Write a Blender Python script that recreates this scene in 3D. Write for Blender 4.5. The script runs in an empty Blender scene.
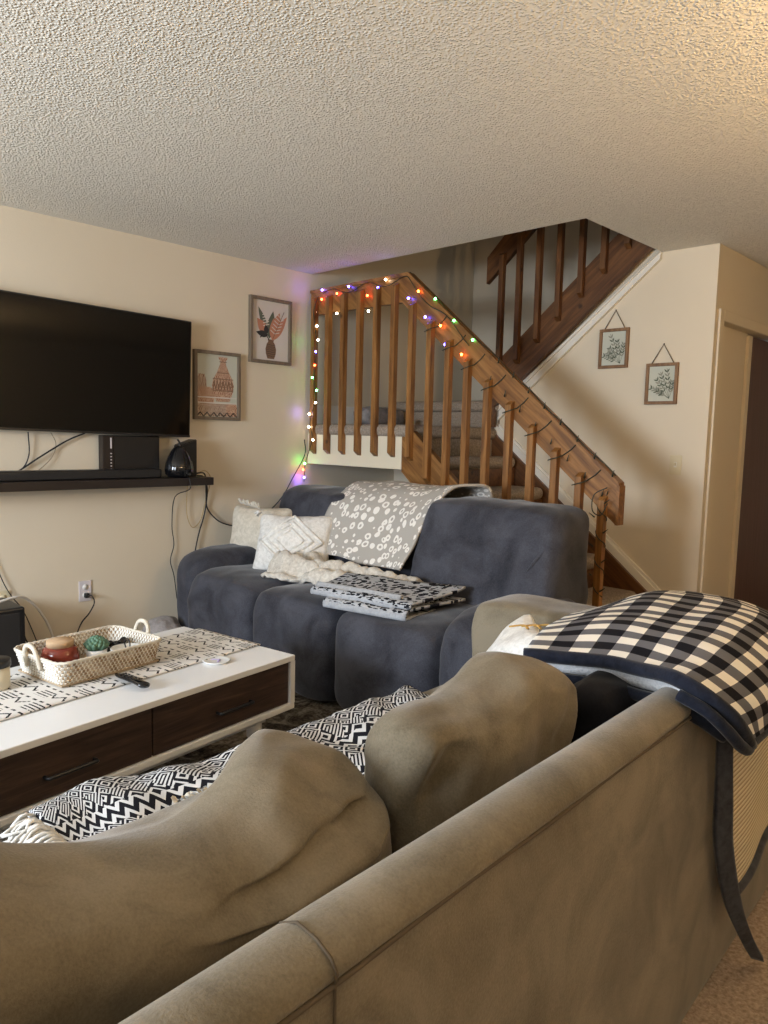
import bpy, bmesh, math, random
from mathutils import Vector, Matrix, noise
R = math.radians
random.seed(7)
scene = bpy.context.scene
col = scene.collection

# ------------------------------------------------------------------ camera
cam_data = bpy.data.cameras.new('camera')
cam = bpy.data.objects.new('camera', cam_data); col.objects.link(cam)
cam_data.sensor_fit = 'VERTICAL'; cam_data.sensor_height = 36
cam_data.lens = 747.0 / 1024 * 36
cam_data.clip_start = 0.02
CX = Vector((733, 58, -747)).normalized()          # world +Y seen from the camera
XX = Vector((770, -95 * -1 * -1, 747))             # placeholder, orthogonalised below
XX = -Vector((-770, 95, -747)).normalized()
XX = (XX - CX * XX.dot(CX)).normalized()
ZZ = XX.cross(CX)
M = Matrix((XX, CX, ZZ)).to_4x4()
M.translation = Vector((4.202, 0.0, 1.31))
cam.matrix_world = M
scene.camera = cam

# ------------------------------------------------------------------ view, world, lights
vs = scene.view_settings
vs.view_transform = 'Standard'; vs.look = 'None'; vs.gamma = 1; vs.use_curve_mapping = False
vs.exposure = -0.05

world = bpy.data.worlds.new('world'); scene.world = world; world.use_nodes = True
wb = world.node_tree.nodes['Background']
wb.inputs[0].default_value = (0.60, 0.74, 1.0, 1); wb.inputs[1].default_value = 1.4

def area(name, loc, target, sx, sy, power, colour, spread=180):
    l = bpy.data.lights.new(name, 'AREA'); l.shape = 'RECTANGLE'; l.size = sx; l.size_y = sy
    l.energy = power; l.color = colour; l.spread = R(spread)
    o = bpy.data.objects.new(name, l); col.objects.link(o); o.location = loc
    o.rotation_euler = (Vector(target) - Vector(loc)).to_track_quat('-Z', 'Y').to_euler()
    return o
def point(name, loc, power, colour, radius=0.05):
    l = bpy.data.lights.new(name, 'POINT'); l.energy = power; l.color = colour; l.shadow_soft_size = radius
    o = bpy.data.objects.new(name, l); col.objects.link(o); o.location = loc
    return o
# daylight through the glazed door in the wall behind the camera
area('window_daylight', (2.15, -2.46, 1.55), (2.2, 3.0, 1.0), 1.4, 1.0, 235, (0.80, 0.89, 1.0))
# the warm floor lamp to the right (built as a fixture further down)
LAMP = (4.40, 2.35, 0.0)
point('floor_lamp_light', (LAMP[0], LAMP[1], 1.80), 80, (1.0, 0.66, 0.32), 0.09)
# added warm fill behind the camera, with no lamp of its own
point('rear_fill', (4.6, -1.3, 2.0), 14, (1.0, 0.80, 0.55), 0.15)
# added dim fill to lift the stairwell walls, no fixture upstairs
point('stairwell_fill', (2.6, 4.9, 4.3), 3.5, (0.95, 0.97, 1.0), 0.2)

# ------------------------------------------------------------------ materials
class S:
    """a shader value with arithmetic"""
    def __init__(s, nt, sock): s.nt = nt; s.k = sock
    def op(s, o, other=None, third=None, clamp=False):
        n = s.nt.nodes.new('ShaderNodeMath'); n.operation = o; n.use_clamp = clamp
        s.nt.links.new(s.k, n.inputs[0])
        for i, v in ((1, other), (2, third)):
            if v is None: continue
            if isinstance(v, S): s.nt.links.new(v.k, n.inputs[i])
            else: n.inputs[i].default_value = v
        return S(s.nt, n.outputs[0])
    def __add__(s, o): return s.op('ADD', o)
    def __sub__(s, o): return s.op('SUBTRACT', o)
    def __mul__(s, o): return s.op('MULTIPLY', o)
    def __truediv__(s, o): return s.op('DIVIDE', o)
    def gt(s, o): return s.op('GREATER_THAN', o)
    def lt(s, o): return s.op('LESS_THAN', o)
    def ping(s, o): return s.op('PINGPONG', o)
    def frac(s): return s.op('FRACT')
    def sin(s): return s.op('SINE')
    def abs(s): return s.op('ABSOLUTE')
    def floor(s): return s.op('FLOOR')
    def mn(s, o): return s.op('MINIMUM', o)
    def mx(s, o): return s.op('MAXIMUM', o)

class Mat:
    def __init__(s, name, rough=0.6, colour=None, metallic=0, spec=None):
        s.m = bpy.data.materials.new(name); s.m.use_nodes = True
        s.nt = s.m.node_tree; s.b = s.nt.nodes['Principled BSDF']
        s.b.inputs['Roughness'].default_value = rough
        s.b.inputs['Metallic'].default_value = metallic
        if spec is not None: s.b.inputs['Specular IOR Level'].default_value = spec
        if colour: s.b.inputs['Base Color'].default_value = (*colour, 1)
    def node(s, t, **kw):
        n = s.nt.nodes.new(t)
        for k, v in kw.items(): setattr(n, k, v)
        return n
    def link(s, a, b): s.nt.links.new(a.k if isinstance(a, S) else a, b)
    def coord(s, kind='Object', scale=(1, 1, 1), rot=(0, 0, 0)):
        t = s.node('ShaderNodeTexCoord'); m = s.node('ShaderNodeMapping')
        m.inputs['Scale'].default_value = scale; m.inputs['Rotation'].default_value = rot
        s.link(t.outputs[kind], m.inputs[0]); return m.outputs[0]
    def sep(s, v):
        n = s.node('ShaderNodeSeparateXYZ'); s.link(v, n.inputs[0])
        return [S(s.nt, n.outputs[i]) for i in range(3)]
    def noise(s, v, scale, detail=3, rough=0.5, dist=0, out='Fac'):
        n = s.node('ShaderNodeTexNoise'); s.link(v, n.inputs['Vector'])
        n.inputs['Scale'].default_value = scale; n.inputs['Detail'].default_value = detail
        n.inputs['Roughness'].default_value = rough; n.inputs['Distortion'].default_value = dist
        return S(s.nt, n.outputs[out])
    def voro(s, v, scale, feature='F1', out='Distance', rnd=1.0):
        n = s.node('ShaderNodeTexVoronoi', feature=feature); s.link(v, n.inputs['Vector'])
        n.inputs['Scale'].default_value = scale; n.inputs['Randomness'].default_value = rnd
        return S(s.nt, n.outputs[out])
    def ramp(s, fac, stops, interp='LINEAR'):
        n = s.node('ShaderNodeValToRGB'); n.color_ramp.interpolation = interp
        e = n.color_ramp.elements
        while len(e) < len(stops): e.new(0.5)
        for i, (p, c) in enumerate(stops): e[i].position = p; e[i].color = (*c, 1)
        s.link(fac, n.inputs[0]); return n.outputs[0]
    def mix(s, fac, a, b):
        n = s.node('ShaderNodeMix', data_type='RGBA')
        s.link(fac, n.inputs['Factor'])
        for v, i in ((a, 6), (b, 7)):
            if isinstance(v, tuple): n.inputs[i].default_value = (*v, 1)
            else: s.link(v, n.inputs[i])
        return n.outputs[2]
    def base(s, c): s.link(c, s.b.inputs['Base Color']); return s
    def bump(s, h, strength=0.3, dist=0.01):
        n = s.node('ShaderNodeBump'); n.inputs['Strength'].default_value = strength
        n.inputs['Distance'].default_value = dist
        s.link(h, n.inputs['Height']); s.link(n.outputs[0], s.b.inputs['Normal']); return s

def plain(name, c, rough=0.5, metallic=0, bump=None, spec=None, var=0.0):
    m = Mat(name, rough, c, metallic, spec)
    v = m.coord()
    if var:
        n = m.noise(v, 6, 3)
        m.base(m.ramp(n, [(0.3, tuple(x * (1 - var) for x in c)), (0.7, tuple(min(1, x * (1 + var)) for x in c))]))
    if bump: m.bump(m.noise(v, bump[0], 4), bump[1], bump[2])
    return m.m

def wall_mat():
    m = Mat('painted_wall', 0.75, spec=0.25); v = m.coord()
    n = m.noise(v, 1.3, 3)
    m.base(m.ramp(n, [(0.3, (0.64, 0.56, 0.43)), (0.7, (0.67, 0.59, 0.46))]))
    m.bump(m.noise(v, 90, 3), 0.12, 0.004); return m.m
def ceiling_mat():
    m = Mat('popcorn_ceiling', 0.95, spec=0.1); v = m.coord()
    a = m.voro(v, 100, 'F1'); b = m.noise(v, 75, 2, 0.5)
    h = (a * -1.6 + 1.0).op('MAXIMUM', 0.0) * b.gt(0.36) * (b + 0.4)
    m.base(m.ramp(m.noise(v, 60, 2), [(0.3, (0.73, 0.70, 0.62)), (0.7, (0.79, 0.76, 0.68))]))
    m.bump(h, 0.75, 0.010); return m.m
def wood_mat(name, c1, c2, c3, grain=(14, 14, 1.2), rot=(0, 0, 0), rough=0.38, knots=True):
    m = Mat(name, rough)
    t = m.node('ShaderNodeTexCoord')
    r = m.node('ShaderNodeMapping'); r.inputs['Rotation'].default_value = rot
    m.link(t.outputs['Object'], r.inputs[0])
    sc = m.node('ShaderNodeMapping'); sc.inputs['Scale'].default_value = grain
    m.link(r.outputs[0], sc.inputs[0])
    n = m.noise(sc.outputs[0], 2.2, 6, 0.6, 0.8)
    c = m.ramp(n, [(0.28, c1), (0.5, c2), (0.72, c3)])
    if knots:
        k = m.voro(r.outputs[0], 5.0, 'F1'); kk = m.ramp(k, [(0.045, (1, 1, 1)), (0.11, (0, 0, 0))])
        big = m.noise(r.outputs[0], 2.5, 2)
        c = m.mix(S(m.nt, kk) * 0.8, c, tuple(x * 0.35 for x in c1))
    m.base(c); m.bump(n, 0.15, 0.003); return m.m
def fabric_mat(name, c, c2, nap=900, scale=7, rough=0.92, bump=0.25, sheen=0.3):
    m = Mat(name, rough, spec=0.15); v = m.coord()
    n = m.noise(v, scale, 5, 0.6, 0.6); w = m.noise(v, nap * 0.35, 2, 0.7)
    cc = m.ramp(n * 0.72 + w * 0.28, [(0.36, c), (0.62, c2)])
    m.base(cc); m.b.inputs['Sheen Weight'].default_value = sheen
    m.b.inputs['Sheen Roughness'].default_value = 0.4
    m.bump(w, bump, 0.003); return m.m
def carpet_mat(name, c1, c2, scale=130, bump=1.0, big=None):
    m = Mat(name, 1.0, spec=0.05); v = m.coord()
    n = m.noise(v, scale, 4, 0.7)
    c = m.ramp(n, [(0.32, c1), (0.68, c2)])
    m.base(c); m.bump(n, bump, 0.012); return m.m
def rug_mat():
    m = Mat('mottled_rug', 1.0, spec=0.05); v = m.coord()
    a = m.noise(v, 9, 6, 0.7, 1.2); b = m.noise(v, 60, 3, 0.7)
    m.base(m.ramp(a * 0.75 + b * 0.25, [(0.38, (0.012, 0.010, 0.009)), (0.47, (0.055, 0.043, 0.032)), (0.55, (0.13, 0.11, 0.085)), (0.66, (0.24, 0.215, 0.18))]))
    m.bump(b, 0.8, 0.01); return m.m
def check_mat():
    m = Mat('buffalo_check', 0.95, spec=0.1); u, v, _ = m.sep(m.coord('UV'))
    P = 0.090
    a = (u / P).frac().gt(0.5); b = (v / P).frac().gt(0.5)
    w = (((u + v) * 900).sin() * 0.5 + 0.5)
    s = (a + b) * 0.5
    c = m.ramp(s, [(0.0, (0.80, 0.77, 0.70)), (0.4, (0.135, 0.135, 0.15)), (0.9, (0.010, 0.010, 0.014))], 'CONSTANT')
    m.base(c); m.bump(m.noise(m.coord('UV'), 400, 3), 0.4, 0.002); return m.m
def leopard_mat(name, ground, spot, inner=None, scale=24, dark=False):
    m = Mat(name, 0.95, spec=0.1); uv = m.coord('UV')
    nz = m.noise(uv, scale * 0.9, 2, out='Color')
    mv = m.node('ShaderNodeVectorMath', operation='MULTIPLY_ADD')
    m.link(nz, mv.inputs[0]); mv.inputs[1].default_value = (0.018, 0.018, 0); m.link(uv, mv.inputs[2])
    d = m.voro(mv.outputs[0], scale, rnd=0.6)
    if dark:
        n2 = m.noise(uv, scale * 1.2, 2)
        f = (d + (n2 - 0.5) * 1.3).lt(0.46)
    else:
        ring = d.gt(0.21) * d.lt(0.44)
        gap = m.noise(uv, scale * 1.1, 1).gt(0.28)
        f = ring * gap
    m.base(m.mix(f, ground, spot))
    m.bump(f * 0.6 + m.noise(uv, 300, 2) * 0.4, 0.5, 0.004); return m.m
def aztec_mat():
    m = Mat('aztec_weave', 0.95, spec=0.1); u, v, _ = m.sep(m.coord('UV'))
    P = 0.058
    a = (u / P).ping(0.5) ; b = (v / P).ping(0.5)
    d = a + b
    rings = (d * 3.6).frac().gt(0.58)
    kind = (v / (P * 3)).frac() * 3.0
    k0 = kind.lt(1.0); k1 = kind.gt(1.0) * kind.lt(2.0); k2 = kind.gt(2.0)
    tri = ((u / (P * 1.2)).ping(0.5) * 2.0 - kind.frac()).gt(0.0)
    st1 = ((u + v) / 0.0125).frac().gt(0.5); st2 = ((u - v) / 0.0125).frac().gt(0.5)
    p1 = tri * st1 + (tri * -1.0 + 1.0) * st2 * 0.0 + (tri * -1.0 + 1.0) * (d * 2.4).frac().gt(0.62)
    zig = ((u / 0.045).ping(0.5) * 1.4 + kind * 1.6).frac().gt(0.55)
    f = k0 * rings + k1 * p1 + k2 * zig
    m.base(m.mix(f.op('MINIMUM', 1.0), (0.012, 0.012, 0.016), (0.62, 0.62, 0.62)))
    m.bump(m.noise(m.coord('UV'), 300, 2), 0.3, 0.002); return m.m
def runner_mat():
    m = Mat('mudcloth_runner', 0.95, spec=0.1); u, v, _ = m.sep(m.coord('UV'))
    # bands along the runner: dashes, lozenges, chevrons and short bars, black on white
    band = (v / 0.085).frac(); k = (v / 0.085).floor()
    dash = ((u / 0.035).frac().lt(0.55)) * ((band - 0.14).abs().lt(0.045))
    bars = ((v + u * 0.0) / 0.0135).frac().lt(0.42) * band.gt(0.32) * band.lt(0.86) * ((u / 0.14 + k * 0.5).frac().lt(0.42))
    ch = ((u / 0.05).ping(0.5) + band * 1.6).frac().lt(0.2) * band.gt(0.32) * band.lt(0.86) * ((u / 0.14 + k * 0.5).frac().gt(0.52))
    f = dash.mx(bars).mx(ch)
    brk = m.noise(m.coord('UV'), 120, 2).gt(0.38)
    m.base(m.mix(f * brk, (0.72, 0.70, 0.67), (0.015, 0.014, 0.015)))
    m.bump(m.noise(m.coord('UV'), 350, 2), 0.3, 0.002); return m.m
def clay_mat(name, a_, b_, P=0.034):
    m = Mat(name, 0.9, spec=0.1); x, y, z = m.sep(m.coord('Object'))
    d = (y / P).ping(0.5) + (z / P).ping(0.5)
    f = (d * 3.2).frac().gt(0.55); n = m.noise(m.coord('Object'), 90, 3).gt(0.44)
    band = (z / 0.052).frac().gt(0.42)
    g = (y / 0.016 + (z / 0.013).floor() * 0.5).frac().gt(0.5)
    m.base(m.mix((band * f + (band * -1.0 + 1.0) * g) * n, b_, a_)); return m.m
def wicker_mat():
    m = Mat('woven_wicker', 0.8, spec=0.2); u, v, _ = m.sep(m.coord('UV'))
    row = (v / 0.011).floor()
    f = ((u / 0.015 + row * 0.5).frac()).gt(0.5)
    n = m.noise(m.coord('UV'), 22, 2)
    tan = m.ramp(n, [(0.38, (0.50, 0.42, 0.31)), (0.58, (0.25, 0.165, 0.09))])
    m.base(m.mix(f, tan, (0.74, 0.71, 0.64)))
    return m.m
def rib_mat():
    m = Mat('ribbed_throw', 0.95, spec=0.1); u, v, _ = m.sep(m.coord('UV'))
    w = (v / 0.0125).ping(0.5) * 2.0
    m.base(m.ramp(w, [(0.1, (0.42, 0.31, 0.17)), (0.45, (0.72, 0.62, 0.44))]))
    m.bump(w, 0.6, 0.006); return m.m

W = {}
W['wall'] = wall_mat(); W['ceiling'] = ceiling_mat()
SL = math.atan(0.82)
pine = ((0.085, 0.030, 0.007), (0.21, 0.090, 0.022), (0.34, 0.165, 0.050))
W['pine_v'] = wood_mat('honey_pine_upright', *pine)
W['pine_h'] = wood_mat('honey_pine_level', *pine, grain=(1.2, 14, 14))
W['pine_d'] = wood_mat('honey_pine_sloped', *pine, grain=(1.2, 14, 14), rot=(0, SL * -1, 0))
dk = ((0.045, 0.016, 0.005), (0.105, 0.042, 0.013), (0.18, 0.080, 0.026))
W['dark_v'] = wood_mat('brown_stained_upright', *dk)
W['dark_u'] = wood_mat('brown_stained_rising', *dk, grain=(1.2, 14, 14), rot=(0, SL, 0))
W['dark_d'] = wood_mat('brown_stained_falling', *dk, grain=(1.2, 14, 14), rot=(0, -SL, 0))
W['white_paint'] = plain('white_paint', (0.72, 0.68, 0.60), 0.45)
W['fascia'] = plain('landing_fascia_paint', (0.70, 0.62, 0.47), 0.6)
W['stair_carpet'] = carpet_mat('stair_carpet', (0.23, 0.18, 0.135), (0.46, 0.385, 0.31), 90)
W['carpet'] = carpet_mat('beige_carpet', (0.30, 0.225, 0.165), (0.62, 0.50, 0.40), 85)
W['rug'] = rug_mat()
W['door'] = wood_mat('reddish_brown_door', (0.060, 0.022, 0.014), (0.085, 0.033, 0.022), (0.11, 0.045, 0.031), grain=(20, 20, 0.8), knots=False, rough=0.5)
W['walnut'] = wood_mat('dark_walnut', (0.018, 0.0105, 0.007), (0.045, 0.026, 0.018), (0.088, 0.053, 0.037), grain=(22, 2.0, 30), knots=False, rough=0.45)
W['table_white'] = plain('white_lacquer', (0.78, 0.78, 0.78), 0.28)
W['espresso'] = plain('espresso_laminate', (0.014, 0.009, 0.008), 0.4)
W['black'] = plain('black_plastic', (0.008, 0.008, 0.009), 0.35)
W['black_gloss'] = plain('black_gloss', (0.006, 0.006, 0.007), 0.08)
W['screen'] = plain('dark_screen_glass', (0.002, 0.002, 0.002), 0.08, spec=0.35)
W['velvet'] = fabric_mat('charcoal_velvet', (0.022, 0.0225, 0.029), (0.066, 0.067, 0.081), 500, 5, 0.8, 0.12, 0.2)
W['beige'] = fabric_mat('taupe_chenille', (0.120, 0.098, 0.064), (0.225, 0.188, 0.132), 700, 6, 0.9, 0.3, 0.25)
W['beige_seam'] = plain('taupe_piping', (0.085, 0.062, 0.038), 0.9)
W['black_cloth'] = fabric_mat('black_cloth', (0.006, 0.006, 0.008), (0.016, 0.016, 0.02), 400, 5, 0.85, 0.2, 0.1)
W['navy'] = fabric_mat('navy_binding', (0.006, 0.008, 0.015), (0.015, 0.018, 0.030), 300, 30, 0.9, 0.3, 0.2)
W['grey_binding'] = fabric_mat('slate_binding', (0.030, 0.032, 0.040), (0.062, 0.065, 0.078), 300, 30, 0.9, 0.3, 0.2)
W['sherpa'] = carpet_mat('white_sherpa', (0.60, 0.61, 0.63), (0.80, 0.80, 0.80), 160, 0.8)
W['check'] = check_mat(); W['rib'] = rib_mat(); W['aztec'] = aztec_mat(); W['runner'] = runner_mat(); W['wicker'] = wicker_mat()
W['leopard'] = leopard_mat('pale_leopard_knit', (0.40, 0.37, 0.33), (0.78, 0.74, 0.68), scale=22)
W['leopard_dark'] = leopard_mat('black_leopard_knit', (0.42, 0.43, 0.45), (0.012, 0.012, 0.015), scale=28, dark=True)
W['white_cloth'] = fabric_mat('off_white_cotton', (0.58, 0.56, 0.52), (0.78, 0.76, 0.72), 260, 40, 0.95, 0.7, 0.1)
W['cream_cloth'] = fabric_mat('cream_cotton', (0.50, 0.45, 0.36), (0.68, 0.62, 0.52), 260, 30, 0.95, 0.6, 0.1)
W['knit'] = fabric_mat('oatmeal_knit', (0.44, 0.40, 0.34), (0.66, 0.62, 0.55), 200, 50, 0.95, 1.0, 0.1)
W['grey_knit'] = fabric_mat('light_grey_knit', (0.30, 0.31, 0.33), (0.42, 0.43, 0.45), 200, 50, 0.95, 0.8, 0.1)
W['frame_wood'] = wood_mat('weathered_frame', (0.10, 0.075, 0.05), (0.17, 0.13, 0.09), (0.23, 0.18, 0.13), knots=False, rough=0.7)
W['frame_brown'] = wood_mat('light_walnut_frame', (0.12, 0.06, 0.025), (0.20, 0.105, 0.045), (0.27, 0.15, 0.07), knots=False, rough=0.6)
W['paper'] = plain('art_paper', (0.60, 0.56, 0.50), 0.9)
W['terracotta'] = plain('terracotta_ink', (0.45, 0.20, 0.12), 0.9)
W['dark_ink'] = plain('dark_ink', (0.03, 0.028, 0.025), 0.9)
W['grey_ink'] = plain('grey_green_ink', (0.25, 0.25, 0.20), 0.9)
W['green_ink'] = plain('olive_ink', (0.10, 0.115, 0.08), 0.9)
W['brown_ink'] = plain('brown_ink', (0.17, 0.10, 0.06), 0.9)
W['clay_dark'] = clay_mat('patterned_clay_brown', (0.20, 0.105, 0.065), (0.50, 0.39, 0.30))
W['clay_rust'] = clay_mat('patterned_clay_rust', (0.24, 0.10, 0.055), (0.55, 0.38, 0.27), 0.045)
W['sage_paper'] = plain('pale_sage_paper', (0.50, 0.51, 0.43), 0.9)
W['cord'] = plain('twine', (0.10, 0.065, 0.04), 0.9)
W['ivory'] = plain('ivory_plastic', (0.62, 0.54, 0.36), 0.4)
W['outlet'] = plain('white_plastic', (0.62, 0.57, 0.58), 0.4)
W['rubber'] = plain('black_rubber', (0.01, 0.01, 0.011), 0.6)
W['white_cable'] = plain('white_cable_sheath', (0.68, 0.66, 0.62), 0.5)
W['green_wire'] = plain('dark_green_wire', (0.012, 0.022, 0.012), 0.5)
W['cork'] = plain('cork', (0.50, 0.34, 0.20), 0.9, bump=(180, 0.4, 0.002), var=0.15)
W['succulent'] = plain('succulent_leaf', (0.10, 0.20, 0.13), 0.55, var=0.3)
W['pot'] = plain('white_ceramic', (0.72, 0.72, 0.70), 0.3)
W['ball'] = plain('yellow_green_felt', (0.36, 0.45, 0.05), 0.9)
W['grey_plush'] = fabric_mat('grey_plush', (0.20, 0.18, 0.17), (0.34, 0.31, 0.30), 200, 20, 0.95, 0.9, 0.1)
W['wax'] = plain('cream_wax', (0.62, 0.56, 0.42), 0.4)
W['gold'] = plain('tan_print', (0.50, 0.30, 0.08), 0.7)
W['lilac'] = plain('lilac_felt', (0.42, 0.34, 0.55), 0.8)
W['lamp_glass'] = Mat('lit_lamp_glass', 0.5, (0.9, 0.8, 0.6))
W['lamp_glass'].b.inputs['Emission Color'].default_value = (1, 0.78, 0.48, 1)
W['lamp_glass'].b.inputs['Emission Strength'].default_value = 5.0
W['lamp_glass'] = W['lamp_glass'].m
def red_glass():
    m = Mat('amber_red_glass', 0.06, (0.30, 0.05, 0.03)); m.b.inputs['Transmission Weight'].default_value = 0.35; return m.m
W['red_glass'] = red_glass()
def clear_glass():
    m = Mat('window_glass', 0.02, (0.95, 0.97, 1.0)); m.b.inputs['Transmission Weight'].default_value = 1.0; m.b.inputs['IOR'].default_value = 1.05; return m.m
W['glass'] = clear_glass()
def bulb_mat(name, c, e):
    m = Mat(name, 0.3, tuple(0.6 * x for x in c)); m.b.inputs['Emission Color'].default_value = (*c, 1)
    m.b.inputs['Emission Strength'].default_value = e * 1.8; return m.m
BULB = {'blue': bulb_mat('lit_blue_bulb', (0.10, 0.08, 1.0), 26), 'red': bulb_mat('lit_red_bulb', (1.0, 0.08, 0.02), 18),
        'orange': bulb_mat('lit_orange_bulb', (1.0, 0.16, 0.02), 22), 'green': bulb_mat('lit_green_bulb', (0.10, 1.0, 0.18), 16),
        'white': bulb_mat('lit_warm_bulb', (1.0, 0.85, 0.6), 14)}

# ------------------------------------------------------------------ helpers
def tag(o, label=None, cat=None, group=None, kind=None):
    if label: o['label'] = label
    if cat: o['category'] = cat
    if group: o['group'] = group
    if kind: o['kind'] = kind
    return o
def empty(name, loc=(0, 0, 0), rz=0.0, label=None, cat=None, group=None):
    o = bpy.data.objects.new(name, None); col.objects.link(o); o.location = loc; o.rotation_euler.z = rz
    o.empty_display_size = 0.05
    return tag(o, label, cat, group)
def obj(name, bm, mat, parent=None, smooth=False, mods=None, loc=None, rot=None):
    me = bpy.data.meshes.new(name); bm.normal_update(); bm.to_mesh(me); bm.free()
    for m in (mat if isinstance(mat, (list, tuple)) else [mat]): me.materials.append(m)
    o = bpy.data.objects.new(name, me); col.objects.link(o)
    if parent: o.parent = parent
    if loc: o.location = loc
    if rot: o.rotation_euler = rot
    if smooth: me.polygons.foreach_set('use_smooth', [True] * len(me.polygons))
    if mods: mods(o)
    return o
def struct(name, bm, mat): return tag(obj(name, bm, mat), kind='structure')
def box(bm, x0, x1, y0, y1, z0, z1, bev=0.0, seg=2, mi=0, mat=None):
    r = bmesh.ops.create_cube(bm, size=1.0); vs_ = r['verts']
    for v in vs_:
        v.co = Vector(((x0 + x1) / 2 + v.co.x * (x1 - x0), (y0 + y1) / 2 + v.co.y * (y1 - y0), (z0 + z1) / 2 + v.co.z * (z1 - z0)))
    fs = {f for v in vs_ for f in v.link_faces}
    for f in fs: f.material_index = mi
    if bev > 0:
        es = list({e for v in vs_ for e in v.link_edges})
        r2 = bmesh.ops.bevel(bm, geom=es, offset=bev, segments=seg, affect='EDGES', profile=0.5)
        vs_ = list({v for f in r2['faces'] for v in f.verts} | {v for v in vs_ if v.is_valid})
        for f in r2['faces']: f.material_index = mi
    if mat is not None:
        for v in vs_: v.co = mat @ v.co
    return vs_
def BX(*a, **k):
    bm = bmesh.new(); box(bm, *a, **k); return bm
def prism(bm, pts, axis, a, b, mi=0):
    """polygon pts in the two other axes, extruded along axis from a to b"""
    def mk(p, t):
        if axis == 'y': return Vector((p[0], t, p[1]))
        if axis == 'x': return Vector((t, p[0], p[1]))
        return Vector((p[0], p[1], t))
    A = [bm.verts.new(mk(p, a)) for p in pts]; B = [bm.verts.new(mk(p, b)) for p in pts]
    f = [bm.faces.new(A), bm.faces.new(B[::-1])]
    n = len(pts)
    for i in range(n): f.append(bm.faces.new((A[i], B[i], B[(i + 1) % n], A[(i + 1) % n])))
    for x in f: x.material_index = mi
    bmesh.ops.recalc_face_normals(bm, faces=f)
    return f
def crom(P, t):
    n = len(P) - 1; t = max(0.0, min(1.0, t)) * n; i = min(int(t), n - 1); f = t - i
    p1, p2 = P[i], P[i + 1]
    p0 = P[i - 1] if i > 0 else p1 * 2 - p2
    p3 = P[i + 2] if i + 2 <= n else p2 * 2 - p1
    return 0.5 * (2 * p1 + (p2 - p0) * f + (2 * p0 - 5 * p1 + 4 * p2 - p3) * f * f + (-p0 + 3 * p1 - 3 * p2 + p3) * f ** 3)
def tube(bm, pts, r, n=8, smooth_n=0, closed=False, taper=None, mi=0, flat=1.0):
    P = [Vector(p) for p in pts]
    if smooth_n: P = [crom(P, i / smooth_n) for i in range(smooth_n + 1)]
    rings = []; up = Vector((0.13, 0.21, 0.97))
    m = len(P)
    for i, p in enumerate(P):
        d = (P[(i + 1) % m if closed else min(i + 1, m - 1)] - P[(i - 1) % m if closed else max(i - 1, 0)])
        d = d.normalized() if d.length > 1e-9 else Vector((0, 0, 1))
        s = d.cross(up)
        s = s.normalized() if s.length > 1e-4 else d.cross(Vector((1, 0, 0))).normalized()
        t = s.cross(d)
        rr = r if taper is None else r * taper(i / (m - 1))
        rings.append([bm.verts.new(p + (s * math.cos(2 * math.pi * k / n) + t * flat * math.sin(2 * math.pi * k / n)) * rr) for k in range(n)])
    fs = []
    for i in range(m if closed else m - 1):
        a, b = rings[i], rings[(i + 1) % m]
        for k in range(n): fs.append(bm.faces.new((a[k], a[(k + 1) % n], b[(k + 1) % n], b[k])))
    if not closed:
        fs.append(bm.faces.new(rings[0][::-1])); fs.append(bm.faces.new(rings[-1]))
    for f in fs: f.material_index = mi; f.smooth = True
def TUBE(pts, r, **k):
    bm = bmesh.new(); tube(bm, pts, r, **k); return bm
def lathe(bm, prof, n=32, c=(0, 0, 0), mi=0, ribs=None):
    c = Vector(c); rings = []
    for r, z in prof:
        rings.append([bm.verts.new(c + Vector((math.cos(2 * math.pi * k / n) * r * (1 if not ribs else 1 + ribs[1] * abs(math.sin(math.pi * k * ribs[0] / n))),
                                               math.sin(2 * math.pi * k / n) * r * (1 if not ribs else 1 + ribs[1] * abs(math.sin(math.pi * k * ribs[0] / n))), z))) for k in range(n)])
    for a, b in zip(rings, rings[1:]):
        for k in range(n):
            f = bm.faces.new((a[k], a[(k + 1) % n], b[(k + 1) % n], b[k])); f.material_index = mi; f.smooth = True
    for rg in (rings[0][::-1], rings[-1]):
        f = bm.faces.new(rg); f.material_index = mi
def LATHE(prof, **k):
    bm = bmesh.new(); lathe(bm, prof, **k); return bm
def puff(c, s, n=5.0, seg=28, wr=0.006, ws=6.0, seed=0, deform=None, rot=None):
    """soft upholstered block: centre c, full sizes s, squareness n, wrinkled by noise"""
    bm = bmesh.new(); bmesh.ops.create_cube(bm, size=2.0)
    bmesh.ops.subdivide_edges(bm, edges=bm.edges[:], cuts=seg, use_grid_fill=True)
    nn = n if isinstance(n, (tuple, list)) else (n, n, n)
    rm = rot.to_matrix() if rot is not None else None
    c = Vector(c); off = Vector((seed * 7.3, seed * 3.1, seed * 5.7))
    for v in bm.verts:
        p = v.co.copy()
        k = (abs(p.x) ** nn[0] + abs(p.y) ** nn[1] + abs(p.z) ** nn[2])
        q = p / (k ** (1 / max(nn)))
        if deform: q = deform(q)
        w = Vector((q.x * s[0] / 2, q.y * s[1] / 2, q.z * s[2] / 2))
        nrm = Vector((p.x ** 3, p.y ** 3, p.z ** 3)).normalized()
        a = noise.noise((w + off) * ws) + 0.5 * noise.noise((w + off) * ws * 2.3)
        rg = 1 - abs(noise.noise((w + off) * ws * 0.8 + Vector((9, 2, 4)))) * 2
        w += nrm * (a * wr + rg * wr * 0.8)
        if rm is not None: w = rm @ w
        v.co = c + w
    for f in bm.faces: f.smooth = True
    return bm
def E_(x, y, z):
    from mathutils import Euler
    return Euler((R(x), R(y), R(z)))
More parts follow.
